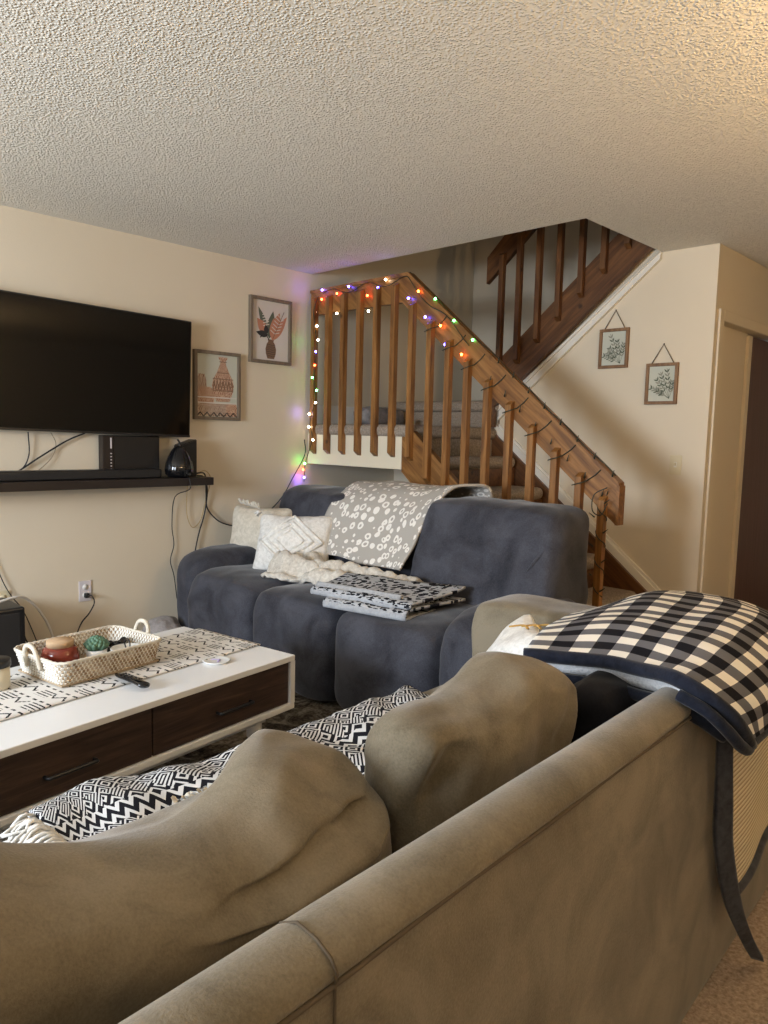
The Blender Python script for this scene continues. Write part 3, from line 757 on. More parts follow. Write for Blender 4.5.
def art_leaves(bm):
    off = .0126
    # patterned jug
    jug = [(.005 + s * r, z) for s, seq in ((1, 1), (-1, -1)) for r, z in ([(.028, -.185), (.042, -.15), (.045, -.12), (.034, -.085), (.022, -.07), (.027, -.055)][::seq])]
    poly(bm, jug, off, 4, 'x')
    for z in (-.17, -.155, -.14, -.125, -.11, -.095): stroke(bm, [(.005 - .035, z), (.005 - .01, z + .006), (.005 + .012, z - .002), (.005 + .035, z + .005)], .0025, off + .0006, 2, 'x')
    poly(bm, leaf(-.01, -.05, R(80), .19, .034), off + .0001, 3, 'x')      # dark striped leaf
    poly(bm, leaf(-.03, .0, R(115), .17, .022), off + .0002, 3, 'x')
    for k in range(8): stroke(bm, [(-.06 + k * -.002, .03 + k * .018), (-.01 + k * -.003, .045 + k * .018)], .006, off + .00058, 0, 'x')
    poly(bm, leaf(-.03, -.02, R(130), .125, .035), off + .0003, 1, 'x')    # left terracotta leaf
    poly(bm, leaf(.015, -.06, R(72), .20, .042), off + .0004, 1, 'x')      # right terracotta leaf
    poly(bm, leaf(.02, -.06, R(55), .21, .028), off + .0005, 1, 'x')
    poly(bm, leaf(.02, -.06, R(88), .15, .03), off + .00055, 1, 'x')
    for k in range(7):
        stroke(bm, [(.035 + k * .011, -.015 + k * .022), (.0 + k * .011, .008 + k * .022)], .005, off + .0009, 0, 'x')
        stroke(bm, [(.035 + k * .011, -.015 + k * .022), (.075 + k * .009, -.004 + k * .022)], .005, off + .0009, 0, 'x')
    stroke(bm, [(.02, -.05), (.115, .14)], .004, off + .001, 4, 'x')
    poly(bm, leaf(-.02, -.03, R(172), .10, .022), off + .0006, 2, 'x')
    poly(bm, leaf(-.03, -.02, R(100), .06, .02), off + .00065, 2, 'x')
    stroke(bm, [(-.01, -.06), (-.03, -.035), (-.06, -.03), (-.085, -.05)], .007, off + .0007, 2, 'x')
def art_pots(bm):
    off = .0126
    poly(bm, [(-.155, .2), (.155, .2), (.155, -.2), (-.155, -.2)][::1], off - .0004, 5, 'x')
    def pot(cx, z0, prof, mi, o2):
        pts = [(cx + r, z0 + z) for r, z in prof] + [(cx - r, z0 + z) for r, z in prof[::-1]]
        poly(bm, pts, off + o2, mi, 'x')
    big = [(.05, 0), (.072, .05), (.083, .10), (.075, .14), (.045, .19), (.024, .235), (.02, .26), (.034, .275), (.034, .285)]
    pot(-.115, -.06, [(.03, 0), (.038, .04), (.036, .09), (.022, .13)], 6, .0001)
    pot(-.085, -.13, [(.055, 0), (.067, .05), (.065, .09), (.04, .12)], 7, .0002)
    pot(.045, -.10, big, 7, .0003)
    pot(-.09, -.195, [(.058, 0), (.062, .06), (.05, .085)], 6, .0005)
    pot(.015, -.195, [(.08, 0), (.085, .05), (.07, .08)], 6, .0004)
    pot(.11, -.195, [(.043, 0), (.043, .06), (.035, .085)], 7, .0005)
    for z, w in ((.045, .078), (.085, .045), (-.03, .08), (.155, .028)):
        stroke(bm, [(.045 - w, z), (.045 + w, z)], .005, off + .0008, 4, 'x')
    for k in range(-3, 4):
        stroke(bm, [(.045 + k * .022 - .011, -.025), (.045 + k * .022, .035)], .0055, off + .0008, 4, 'x')
        stroke(bm, [(.045 + k * .022, .035), (.045 + k * .022 + .011, -.025)], .0055, off + .0009, 4, 'x')
    for k in range(6): stroke(bm, [(-.15 + k * .05, -.198), (-.125 + k * .05, -.17), (-.10 + k * .05, -.198)], .007, off + .001, 2, 'x')
    for z in (-.11, -.075): stroke(bm, [(-.15, z), (.15, z)], .007, off + .0011, 0, 'x')
wall_picture(3.150, 2.0, 'taupe framed print of terracotta leaves in a jug, higher of the two by the television', art_leaves)
wall_picture(2.728, 1.605, 'taupe framed print of patterned clay vases, beside the television edge', art_pots)

def hanging_frame(cx, cz, label, seed):
    rnd = random.Random(seed)
    o = empty('framed_botanical', (cx, YP, cz), 0, label, 'picture', 'hanging botanical frames beside the stairs')
    bm = bmesh.new(); frame_bars(bm, .198, .246, .019, .02, lambda b, a, d0, d1: box(b, a[0], a[1], -d1, -.0005, a[2], a[3], .002))
    obj('picture_frame', bm, W['frame_brown'], o)
    bm = bmesh.new(); box(bm, -.082, .082, -.008, -.002, -.106, .106, mi=5)
    base = (.045, -.095) if seed == 1 else (.05, -.09)
    n = 6
    for i in range(n):
        ang = R(160 - i * 15 - rnd.random() * 6); L = .10 + .07 * rnd.random() + (.05 if i in (3, 4) else 0)
        tip = (max(-.072, min(.072, base[0] + L * math.cos(ang))), min(.09, base[1] + L * math.sin(ang)))
        mid = ((base[0] + tip[0]) / 2 + .008, (base[1] + tip[1]) / 2)
        stroke(bm, [base, mid, tip], .0022, -.0085, 3, 'y')
        for k in range(5):
            t = .35 + k * .13; px = base[0] + (tip[0] - base[0]) * t; pz = base[1] + (tip[1] - base[1]) * t
            for s in (-1, 1):
                lf = leaf(px, pz, ang + s * R(38), .027, .0045, 5)
                lf = [(max(-.08, min(.08, a)), max(-.1, min(.1, b))) for a, b in lf]
                poly(bm, lf, -.0086 - .00005 * k - .0004 * i, 8 if (k + i) % 2 else 3, 'y')
    obj('pressed_plant_print', bm, pmats, o)
    obj('hanging_cord', TUBE([(-.07, -.010, .118), (.0, -.008, .235), (.07, -.010, .118)], .0028, n=6), W['cord'], o)
    bm = bmesh.new(); bmesh.ops.create_uvsphere(bm, u_segments=8, v_segments=6, radius=.004, matrix=Matrix.Translation((0, -.007, .236))); obj('nail', bm, W['black'], o, True)
hanging_frame(1.885, 1.892, 'small wooden hanging botanical frame nearer the stairs, higher of the two', 1)
hanging_frame(2.208, 1.663, 'small wooden hanging botanical frame above the light switch, lower of the two', 2)

# ------------------------------------------------------------------ floor lamp (just outside the frame)
cl = empty('floor_lamp', LAMP, 0, 'tall floor lamp with an open warm-lit shade right of the taupe sofa', 'lamp')
obj('lamp_base', LATHE([(0, 0), (.14, 0), (.14, .015), (.02, .03), (0, .03)], n=32), W['black'], cl)
obj('pole', LATHE([(0, .03), (.011, .03), (.011, 1.66), (0, 1.66)], n=16), W['black'], cl)
bm = bmesh.new()
lathe(bm, [(.135, 1.66), (.19, 1.66), (.19, 1.664), (.135, 1.664)], n=12)
bm.clear()
lathe(bm, [(.02, 1.64), (.09, 1.67), (.17, 1.74), (.165, 1.745), (.085, 1.68), (.02, 1.65)], n=36)
obj('lamp_shade', bm, W['lamp_glass'], cl)

# ------------------------------------------------------------------ rug
bm = bmesh.new(); box(bm, .95, 3.0, .2, 2.85, 0.0, .014, .005)
tag(obj('area_rug', bm, W['rug']), 'dark mottled brown area rug under the coffee table', 'rug')

# ------------------------------------------------------------------ charcoal reclining sofa
gs = empty('sofa', (0, 0, 0), 0, 'charcoal velvet three-seat sofa against the stair railing', 'sofa')
def bulge_top(q): return q
def seatdef(q):
    # waterfall front: the front face bellies out low down
    if q.y < 0: q = Vector((q.x, q.y * (1.0 + .05 * math.cos(q.z * 1.6)), q.z))
    q = Vector((q.x, q.y, q.z + .05 * (1 - q.x * q.x) * max(0, q.z)))
    return q
SX = [(.40, 1.035), (1.035, 1.665), (1.665, 2.29)]
for i, (a, b) in enumerate(SX):
    obj('seat', puff(((a + b) / 2, 2.66, .262), (b - a + .012, .80, .495), (7, 4.5, 5), 26, .009, 5, 1 + i, seatdef), W['velvet'], gs, True)
def armdef(q):
    return Vector((q.x * (1 + .10 * q.z), q.y, q.z + .06 * q.z * (1 - q.y) * .0 - .10 * max(0, q.z) * (max(0, -q.y - .55))))
obj('armrest', puff((.325, 2.76, .31), (.27, .94, .60), (3.6, 5, 5), 26, .008, 5, 11, armdef), W['velvet'], gs, True)
obj('armrest', puff((2.40, 2.70, .31), (.27, .86, .60), (3.6, 4, 4), 26, .012, 6, 13, armdef), W['velvet'], gs, True)
def backdef(q):
    z = q.z
    y = q.y * (1 - .22 * (z + 1) / 2) + (.30 * (z + 1) / 2)
    return Vector((q.x * (1 - .02 * z), y, z))
obj('backrest', puff((.70, 3.07, .66), (.74, .44, .64), (5, 3.2, 6), 26, .010, 5, 21, backdef), W['velvet'], gs, True)
obj('backrest', puff((1.345, 3.09, .66), (.62, .42, .64), (6, 3.2, 6), 26, .008, 5, 22, backdef), W['velvet'], gs, True)
def backdef2(q):
    z = q.z
    y = q.y * (1 - .30 * (z + 1) / 2) + (.38 * (z + 1) / 2) - .20
    x = q.x * (1 - .05 * z) + .04 * (z + 1) / 2
    zz = z
    return Vector((x, y, zz))
obj('backrest', puff((2.04, 3.03, .68), (.84, .46, .64), (9, 5, 9), 30, .010, 5, 23, backdef2), W['velvet'], gs, True)
obj('sofa_base', BX(.26, 2.46, 2.42, 3.34, .03, .30, .03), W['black_cloth'], gs)
# stretched slipcover folds at the side of the right backrest
bm = bmesh.new()
for k in range(3): tube(bm, [(2.455, 2.93 + k * .02, .90 - k * .04), (2.40 - k * .02, 2.865, .80 - k * .04), (2.33 - k * .03, 2.83, .69 - k * .03)], .010, n=6, smooth_n=12, taper=lambda t: max(.15, math.sin(math.pi * t)))
obj('cover_fold', bm, W['velvet'], gs, True)

# pillows on it
def cushion(name, c, w, h, t, rot, mat, seed, wr=.006, seg=24, pinch=.16, parent=None):
    def d(q):
        # corners stay thin and pulled out, middle is fat
        r = (1 - abs(q.y) ** 3 * .75) * (1 - abs(q.z) ** 3 * .75)
        return Vector((q.x * max(.12, r), q.y * (1 - pinch * (1 - abs(q.z) ** 2) * .5), q.z * (1 - pinch * (1 - abs(q.y) ** 2) * .5)))
    return obj(name, puff(c, (t, w, h), (2.2, 9, 9), seg, wr, 9, seed, d, rot), mat, parent, True)
p1 = empty('throw_pillow', (.40, 2.78, .50), 0, 'cream pillow tucked behind the white tufted pillow', 'pillow')
cushion('cushion', (-.03, .03, .17), .44, .36, .17, E_(0, -14, -68), W['cream_cloth'], 3, parent=p1)
bm = bmesh.new(); rnd = random.Random(3)
for k in range(34):
    a = -.20 + k * .012
    tube(bm, [(a * .93 - .02, -.05 - a * .30 + .0, .355), (a * .93 - .03 + rnd.uniform(-.012, .012), -.06 - a * .3, .385 + rnd.uniform(-.01, .01))], .004, n=5)
obj('fringe', bm, W['cream_cloth'], p1, True)
p2 = empty('throw_pillow', (.80, 2.74, .50), 0, 'white tufted diamond pillow with corner tassels on the charcoal sofa', 'pillow')
RT = E_(0, -24, -58)
cushion('cushion', (0, 0, .165), .47, .37, .17, RT, W['white_cloth'], 5, parent=p2)
bm = bmesh.new(); rm = RT.to_matrix()
for s in (1.0, .72, .45):
    pts = []
    for k in range(40):
        t = k / 40 * 4; i = int(t); f = t - i
        c4 = [(0, 1), (1, 0), (0, -1), (-1, 0)]; a, b = c4[i], c4[(i + 1) % 4]
        y = (a[0] + (b[0] - a[0]) * f) * s * .19; z = (a[1] + (b[1] - a[1]) * f) * s * .155
        pts.append(rm @ Vector((.082 * (1 - (abs(y) / .235) ** 3 * .75) * (1 - (abs(z) / .19) ** 3 * .75) + .002, y, z)) + Vector((0, 0, .165)))
    tube(bm, pts, .010, n=6, closed=True)
obj('tufting', bm, W['white_cloth'], p2, True)
for sy, sz in ((1, 1), (-1, 1), (1, -1), (-1, -1)):
    c = rm @ Vector((0, sy * .235, sz * .185)) + Vector((0, 0, .165)); bm = bmesh.new(); rnd = random.Random(9)
    for k in range(14):
        dv = rm @ Vector((rnd.uniform(-.02, .02), sy * rnd.uniform(.015, .045), sz * rnd.uniform(.0, .03) - .012))
        tube(bm, [c, c + dv * .6, c + dv + Vector((0, 0, -.012))], .005, n=5)
    obj('tassel', bm, W['white_cloth'], p2, True)

# pale leopard throw over the middle backrest
ctrl = [  # rows top-back -> over the top -> down the front ; cols left -> right
    [(.86, 3.37, .90), (1.10, 3.38, .90), (1.40, 3.38, .90), (1.72, 3.36, .90)],
    [(.85, 3.28, 1.00), (1.10, 3.30, 1.01), (1.40, 3.30, 1.01), (1.74, 3.27, 1.03)],
    [(.85, 3.13, .985), (1.10, 3.13, .995), (1.40, 3.13, 1.0), (1.66, 3.09, 1.03)],
    [(.84, 3.00, .90), (1.10, 3.00, .90), (1.38, 2.99, .90), (1.60, 2.96, .90)],
    [(.82, 2.93, .75), (1.07, 2.92, .74), (1.36, 2.91, .74), (1.58, 2.87, .74)],
    [(.81, 2.87, .62), (1.05, 2.86, .60), (1.34, 2.85, .595), (1.53, 2.82, .60)]]
o = obj('throw_blanket', sheet(net([[(a + .05 + .03 * (a > 1.3), b - .035, c + .018) for a, b, c in rw] for rw in ctrl], .012, 7, 2), 44, 60, .80, .80), W['leopard'], smooth=True, mods=solid(.014, 0))
tag(o, 'pale grey leopard-print throw draped over the sofa backrest', 'blanket')
# oatmeal knit blanket bunched on the seat
def bunch(c0, c1, w, h, seed, folds=3.0):
    a, b = Vector(c0), Vector(c1)
    def f(u, v):
        p = a.lerp(b, u); d = (b - a).normalized(); s = Vector((-d.y, d.x, 0))
        t = (v - .5) * w
        amp = h * (1 - .55 * u) * (math.cos((v - .5) * math.pi) ** .6 if abs(v - .5) < .499 else 0)
        z = amp * (.62 + .38 * math.sin(folds * 2 * math.pi * v + 2.2 * math.sin(u * 5 + seed) + seed))
        n1 = noise.noise(Vector((u * 9, v * 6, seed))) + .6 * noise.noise(Vector((u * 22, v * 11, seed)))
        return p + s * (t * (1 + .3 * noise.noise(Vector((u * 4, seed, 0))))) + Vector((0, 0, max(0.0, z + n1 * h * .35)))
    return f
tag(obj('throw_blanket', sheet(bunch((.86, 2.62, .515), (1.80, 2.72, .515), .30, .13, 1.3, 2.2), 90, 60, 1, .5), W['knit'], smooth=True, mods=solid(.02, 1)),
    'oatmeal knitted blanket bunched up beside the white tufted pillow', 'blanket')
# folded black leopard blanket, two folded layers
fb = empty('folded_blanket', (0, 0, 0), 0, 'folded black leopard-print blanket lying on the sofa seat', 'blanket')
def fold_layer(x0, x1, y0, y1, z0, z1, sd):
    m_ = Vector(((x0 + x1) / 2, (y0 + y1) / 2, (z0 + z1) / 2))
    return m_
def flat_layer(corners, z0, th, seed, wr=.008):
    c = [Vector((p[0], p[1], z0)) for p in corners]
    def f(u, v):
        # closed cross-section in v wraps front edge (fold)
        p = c[0].lerp(c[1], u); q = c[3].lerp(c[2], u)
        if v < .42: t = 1 - v / .42; z = 0
        elif v < .58: t = -.025 * math.sin((v - .42) / .16 * math.pi); z = (v - .42) / .16
        else: t = (v - .58) / .42; z = 1
        r = p.lerp(q, t)
        return Vector((r.x, r.y, z0 + z * th + noise.noise(Vector((r.x * 7, r.y * 7, seed))) * wr * (1 if z > .5 else .2) + .03 * t * t * z))
    return f
obj('lower_fold', sheet(flat_layer([(1.62, 2.27), (2.06, 2.36), (2.02, 2.66), (1.50, 2.60)], .518, .030, 2), 30, 40, .55, .9), W['leopard_dark'], fb, True, solid(.010, 0))
obj('upper_fold', sheet(flat_layer([(1.50, 2.30), (2.06, 2.39), (2.08, 2.74), (1.46, 2.56)], .556, .026, 5), 36, 40, .70, .9, .2, .3), W['leopard_dark'], fb, True, solid(.012, 0))
bm = sheet(flat_layer([(1.62, 2.262), (2.06, 2.352), (2.04, 2.42), (1.60, 2.33)], .515, .024, 2, .003), 20, 30, .55, .1)
obj('grey_hem', bm, W['grey_knit'], fb, True, solid(.012, 0))
bm = sheet(flat_layer([(1.495, 2.292), (1.98, 2.370), (1.97, 2.42), (1.49, 2.34)], .553, .018, 5, .003), 20, 30, .55, .1)
obj('grey_hem', bm, W['grey_knit'], fb, True, solid(.012, 0))

# ------------------------------------------------------------------ coffee table
TZ = .49
ct = empty('coffee_table', (2.078, 1.725, 0), R(8.55), 'white coffee table with two dark walnut drawers', 'coffee table')
# local frame: +y runs along the length away to the far end (y 0 is the far end), x 0 the drawer side
L_, Wd, BZ = 1.26, .635, .285
bm = bmesh.new(); t = .022
box(bm, -Wd, 0, -L_, 0, TZ - t, TZ, .003); box(bm, -Wd, 0, -L_, 0, BZ, BZ + t, .003)
box(bm, -Wd, 0, -t, 0, BZ + t, TZ - t); box(bm, -Wd, 0, -L_, -L_ + t, BZ + t, TZ - t); box(bm, -Wd, -Wd + t, -L_ + t, -t, BZ + t, TZ - t)
obj('table_body', bm, W['table_white'], ct)
for k in range(2):
    y1 = -t - .003 - k * ((L_ - 2 * t) / 2); y0 = y1 - (L_ - 2 * t) / 2 + .005
    dr = obj('drawer', BX(-.30, -.010, y0, y1, BZ + t + .003, TZ - t - .003, .002), W['walnut'], ct)
    ym = (y0 + y1) / 2 + .03; bm = bmesh.new()
    tube(bm, [(-.012, ym - .075, BZ + .088), (.010, ym - .072, BZ + .088), (.014, ym - .05, BZ + .09), (.014, ym + .05, BZ + .09), (.010, ym + .072, BZ + .088), (-.012, ym + .075, BZ + .088)], .0055, n=8, smooth_n=30)
    h_ = obj('drawer_handle', bm, W['black'], dr, True)
bm = bmesh.new(); box(bm, -Wd + .06, -.05, -L_ + .12, -.10, BZ - .035, BZ - .001, .003)
obj('apron', bm, W['table_white'], ct)
for lx in (-.075, -Wd + .085):
    for ly in (-.135, -L_ + .155):
        obj('leg', LATHE([(0, .015), (.0165, .015), (.021, .12), (.0225, .20), (.028, .202), (.028, BZ - .001), (0, BZ - .001)], n=24, c=(lx, ly, 0)), W['table_white'], ct)
def T(lx, ly, z=TZ):  # table-local to world
    a = R(8.55); return Vector((2.078 + lx * math.cos(a) - ly * math.sin(a), 1.725 + lx * math.sin(a) + ly * math.cos(a), z))
def runner_f(u, v):
    lx = -.185 - u * .36; ly = .004 - v * L_
    p = T(lx, ly, TZ + .0045 + .002 * noise.noise(Vector((u * 6, v * 20, 1))))
    return p
tag(obj('table_runner', sheet(runner_f, 16, 80, .34, L_), W['runner'], smooth=True, mods=solid(.003, 0)), 'white table runner with black dash and chevron marks', 'table runner')

# basket
BA = R(8.55 - 0)
bk = empty('basket', T(-.42, -.575, TZ + .0085), BA, 'rectangular woven wicker tray basket on the table runner', 'basket')
bw, bl, bh = .27, .375, .078
def rrect(t, hw, hl, r=.035):
    # perimeter walk of rounded rectangle
    segs = [(hw - r, -hl, 0), (hw, -hl + r, 1)]
    per = 4 * (hw + hl) - 8 * r + 2 * math.pi * r; s = t * per
    sides = [(2 * hl - 2 * r, (hw, -hl + r), (0, 1), (1, 0)), (math.pi * r / 2, (hw - r, hl - r), 0, 0), (2 * hw - 2 * r, (hw - r, hl), (-1, 0), (0, 1)), (math.pi * r / 2, (-hw + r, hl - r), 1, 0),
             (2 * hl - 2 * r, (-hw, hl - r), (0, -1), (-1, 0)), (math.pi * r / 2, (-hw + r, -hl + r), 2, 0), (2 * hw - 2 * r, (-hw + r, -hl), (1, 0), (0, -1)), (math.pi * r / 2, (hw - r, -hl + r), 3, 0)]
    for L, o, d, nrm in sides:
        if s <= L or L is sides[-1][0]:
            if isinstance(d, tuple): return Vector((o[0] + d[0] * s, o[1] + d[1] * s, 0)), Vector((nrm[0], nrm[1], 0)), per
            a = d * math.pi / 2 + s / r; n = Vector((math.cos(a), math.sin(a), 0)); return Vector((o[0], o[1], 0)) + n * r, n, per
        s -= L
    return Vector((hw, -hl + r, 0)), Vector((1, 0, 0)), per
def wallf(u, v):
    p, n, per = rrect(min(u, .9999), bw / 2, bl / 2)
    row = math.floor(v * bh / .011)
    wv = abs(math.sin(math.pi * (u * per / .015 + row * .5))) * abs(math.sin(math.pi * v * bh / .011))
    return p + n * (wv * .005 + (v - .5) * .022) + Vector((0, 0, v * bh))
_, _, per = rrect(0, bw / 2, bl / 2)
obj('basket_wall', sheet(wallf, 560, 42, per, bh), W['wicker'], bk, False, solid(.007, -1))
bm = bmesh.new(); pts = [rrect(k / 120, bw / 2 + .011, bl / 2 + .011, .04)[0] + Vector((0, 0, bh + .001 + .002 * (k % 2))) for k in range(120)]
tube(bm, pts, .0055, n=6, closed=True); obj('basket_rim', bm, W['cream_cloth'], bk, True)
obj('basket_floor', BX(-bw / 2 + .004, bw / 2 - .004, -bl / 2 + .004, bl / 2 - .004, .001, .007), W['wicker'], bk)
for s in (-1, 1):
    bm = bmesh.new(); yh = s * (bl / 2 + .012)
    tube(bm, [(-.038, yh, bh * .55), (-.036, yh + s * .01, bh + .01), (-.018, yh + s * .014, bh + .038), (.018, yh + s * .014, bh + .038), (.036, yh + s * .01, bh + .01), (.038, yh, bh * .55)], .0075, n=8, smooth_n=24)
    obj('basket_handle', bm, W['cream_cloth'], bk, True)
zb = TZ + .017
jr = empty('candle_jar', T(-.47, -.655, zb), 0, 'red glass jar with a cork lid in the wicker basket', 'jar')
obj('jar_body', LATHE([(0, 0), (.046, 0), (.058, .012), (.062, .035), (.055, .062), (.045, .072), (.0, .072)], n=36), W['red_glass'], jr)
obj('cork_lid', LATHE([(0, .072), (.043, .072), (.044, .090), (.042, .093), (0, .093)], n=32), W['cork'], jr)
kb = tag(obj('candle_jar', puff(T(-.53, -.60, zb + .036), (.05, .05, .06), 3, 8, .0, 5, 1), W['red_glass'], smooth=True), 'small dark red glass votive behind the cork-lidded jar', 'jar')
kb2 = tag(obj('candle_jar', puff(T(-.455, -.735, zb + .036), (.05, .05, .04), 3, 8, .0, 5, 1), W['red_glass'], smooth=True), 'low red glass votive in the near basket corner', 'jar')
sc_ = empty('potted_succulent', T(-.43, -.545, zb), 0, 'tiny green succulent in a white pot in the basket', 'plant')
obj('pot', LATHE([(0, 0), (.030, 0), (.036, .045), (.033, .045), (.030, .036), (0, .036)], n=28), W['pot'], sc_)
rnd = random.Random(4)
bm = bmesh.new()
for k in range(46):
    a = k * 2.4; r = .038 * math.sqrt((k + 1) / 46); h = .060 + .028 * (1 - k / 46)
    tube(bm, [(math.cos(a) * r * .25, math.sin(a) * r * .25, .036), (math.cos(a) * r * .8, math.sin(a) * r * .8, h - .008), (math.cos(a) * r * 1.1, math.sin(a) * r * 1.1, h + .004)], .0068, n=6, taper=lambda t: .6 + .8 * math.sin(math.pi * min(1, t * .95)))
obj('rosette', bm, W['succulent'], sc_, True)
bm = bmesh.new()
for k in range(16):
    a = k / 16 * 2 * math.pi
    bmesh.ops.create_uvsphere(bm, u_segments=10, v_segments=8, radius=.0115, matrix=Matrix.Translation(T(-.475 + .035 * math.cos(a), -.455 + .045 * math.sin(a), zb + .035 + .012 * math.sin(a * 2))))
tag(obj('bead_garland', bm, W['black_gloss'], smooth=True), 'string of black beads coiled inside the wicker basket', 'beads')
ds = empty('trinket_dish', T(-.36, -.47, zb), 0, 'shallow white dish inside the far end of the basket', 'dish')
obj('dish_bowl', LATHE([(0, 0), (.025, 0), (.052, .030), (.057, .046), (.053, .046), (.047, .030), (.02, .006), (0, .006)], n=32), W['pot'], ds)
obj('dish_ring', TUBE([(.02 * math.cos(k / 16 * 6.283), .0, .06 + .018 * math.sin(k / 16 * 6.283)) for k in range(16)], .0025, n=6, closed=True), W['black'], ds, True)

rm_ = empty('remote_control', T(-.165, -.592, TZ + .009), R(4.5), 'black remote control lying on the white tabletop', 'remote')
bm = bmesh.new()
tube(bm, [(-.08, 0, .009), (-.05, 0, .010), (0, .002, .011), (.05, 0, .012), (.082, 0, .010)], .021, n=16, smooth_n=24, flat=.48, taper=lambda t: .72 + .33 * t if t > .06 and t < .95 else .6)
obj('remote_body', bm, W['black_gloss'], rm_, True)
bm = bmesh.new()
for i in range(5):
    for j in (-1, 0, 1): box(bm, -.05 + i * .02 - .003, -.05 + i * .02 + .003, j * .009 - .0025, j * .009 + .0025, .0185, .0215)
obj('buttons', bm, W['rubber'], rm_)
co = empty('coaster', T(-.155, -.245, TZ + .001), 0, 'small round white trinket plate near the far table corner', 'coaster')
obj('coaster_plate', LATHE([(0, 0), (.042, 0), (.050, .006), (.048, .008), (.040, .004), (0, .004)], n=36), W['pot'], co)
obj('coaster_motif', TUBE([(-.02, -.01, .0055), (0, .012, .0055), (.02, -.008, .0055)], .0035, n=6, smooth_n=10, flat=.4), W['lilac'], co, True)
cj = empty('candle', T(-.45, -.885, TZ + .008), 0, 'glass candle jar with a black lid at the left table end', 'candle')
obj('candle_glass', LATHE([(0, 0), (.040, 0), (.043, .004), (.043, .07), (0, .07)], n=32), W['wax'], cj)
obj('candle_lid', LATHE([(0, .07), (.046, .07), (.046, .09), (.043, .092), (0, .092)], n=32), W['black'], cj)
bm = bmesh.new()
tube(bm, [(.0, 0, 0), (0, .04, .0), (.03, .06, 0), (.07, .02, 0)], .004, n=5, smooth_n=10)
bm.free()

# subwoofer, its cables and the plush thing behind the table
su = empty('subwoofer', (0, 0, 0), 0, 'black cube subwoofer on the floor against the left wall', 'speaker')
obj('subwoofer_body', BX(.06, .36, 1.06, 1.385, .015, .415, .012, seg=3), W['black'], su)
obj('grille', BX(.355, .362, 1.085, 1.36, .04, .39, .003), W['rubber'], su)
for y in (1.10, 1.35):
    for x in (.10, .33): obj('foot', BX(x - .015, x + .015, y - .015, y + .015, 0, .02), W['rubber'], su)
cable([(.30, 1.20, .422), (.25, 1.38, .445), (.20, 1.47, .40), (.16, 1.56, .28), (.12, 1.62, .14), (.10, 1.66, .012)], .007, W['white_cable'], 'thick white cable arching over the black subwoofer')
cable([(.02, 1.40, .365), (.05, 1.42, .33), (.06, 1.47, .25), (.05, 1.50, .15), (.07, 1.58, .05), (.08, 1.66, .01)], .0045, W['rubber'], 'black cable dropping from the ivory outlet beside the subwoofer')
cable([(.02, 1.34, .70), (.015, 1.36, .60), (.02, 1.40, .48), (.02, 1.44, .40), (.03, 1.50, .30), (.03, 1.6, .02)], .003, W['rubber'], 'thin black cable running down the wall above the subwoofer')
tag(obj('plush_bundle', puff((.30, 2.18, .12), (.24, .20, .20), 2.4, 14, .014, 10, 8), W['grey_plush'], smooth=True), 'grey fuzzy bundle on the floor behind the coffee table', 'plush')

# ------------------------------------------------------------------ taupe sofa in the foreground
SA = R(3.0)
ts = empty('sofa', (3.614, 1.653, 0), SA, 'taupe fabric sofa seen from behind in the foreground', 'sofa')
def TS(x, y, z): return Vector((3.614 + x * math.cos(SA) - y * math.sin(SA), 1.653 + x * math.sin(SA) + y * math.cos(SA), z))
Y0, Y1 = -2.05, .74
# back: profile swept along y (local x 0 = outer face)
prof = [(-.105, .012), (-.112, .60), (-.112, .715), (-.106, .752), (-.088, .776), (-.058, .789), (-.028, .785), (-.006, .774), (.003, .762), (.001, .752), (-.003, .748), (.0, .735), (.0, .40), (.0, .04), (.0, .016), (-.004, .012), (-.03, .012)]
bm = bmesh.new()
ny = 60; rings = []
for i in range(ny + 1):
    y = Y0 + (Y1 - Y0) * i / ny; rr = []
    for k, (x, z) in enumerate(prof):
        w = noise.noise(Vector((x * 4, y * 3, z * 4))) * .006 if z > .1 else 0
        rr.append(bm.verts.new((x + w, y, z + w * .6)))
    rings.append(rr)
for a, b in zip(rings, rings[1:]):
    for k in range(len(prof)):
        f = bm.faces.new((a[k], b[k], b[(k + 1) % len(prof)], a[(k + 1) % len(prof)])); f.smooth = True
bm.faces.new(rings[0]); bm.faces.new(rings[-1][::-1])
bmesh.ops.recalc_face_normals(bm, faces=bm.faces[:])
def sub1(o):
    s = o.modifiers.new('sub', 'SUBSURF'); s.levels = 1; s.render_levels = 1
obj('sofa_back', bm, W['beige'], ts, True, sub1)
bm = bmesh.new(); tube(bm, [(.000, Y0 + .02 + k * .1, .7485 + .002 * math.sin(k * 1.3)) for k in range(28)], .0035, n=6)
tube(bm, [(-.085, -1.17, .775), (-.058, -1.17, .7885), (-.028, -1.17, .7845), (-.005, -1.17, .774), (.004, -1.17, .762), (.001, -1.17, .745), (.0015, -1.17, .70), (.0015, -1.17, .40), (.0015, -1.17, .05)], .0020, n=5)
obj('back_piping', bm, W['beige_seam'], ts, True)
obj('sofa_base', BX(-1.0, -.10, Y0, Y1 - .02, .05, .30, .02), W['beige'], ts)
for k, (a, b) in enumerate(((-1.85, -1.15), (-1.15, -.32), (-.32, .52))):
    obj('seat_cushion', puff((-.585, (a + b) / 2, .375), (.91, b - a, .175), (7, 7, 4), 22, .007, 5, 30 + k), W['beige'], ts, True)
def armd(q): return Vector((q.x, q.y, q.z + (.0 if q.x > 0 else 0)))
obj('armrest', puff((-.51, .60, .395), (.95, .25, .71), (10, 6, 12), 26, .006, 5, 41), W['beige'], ts, True)
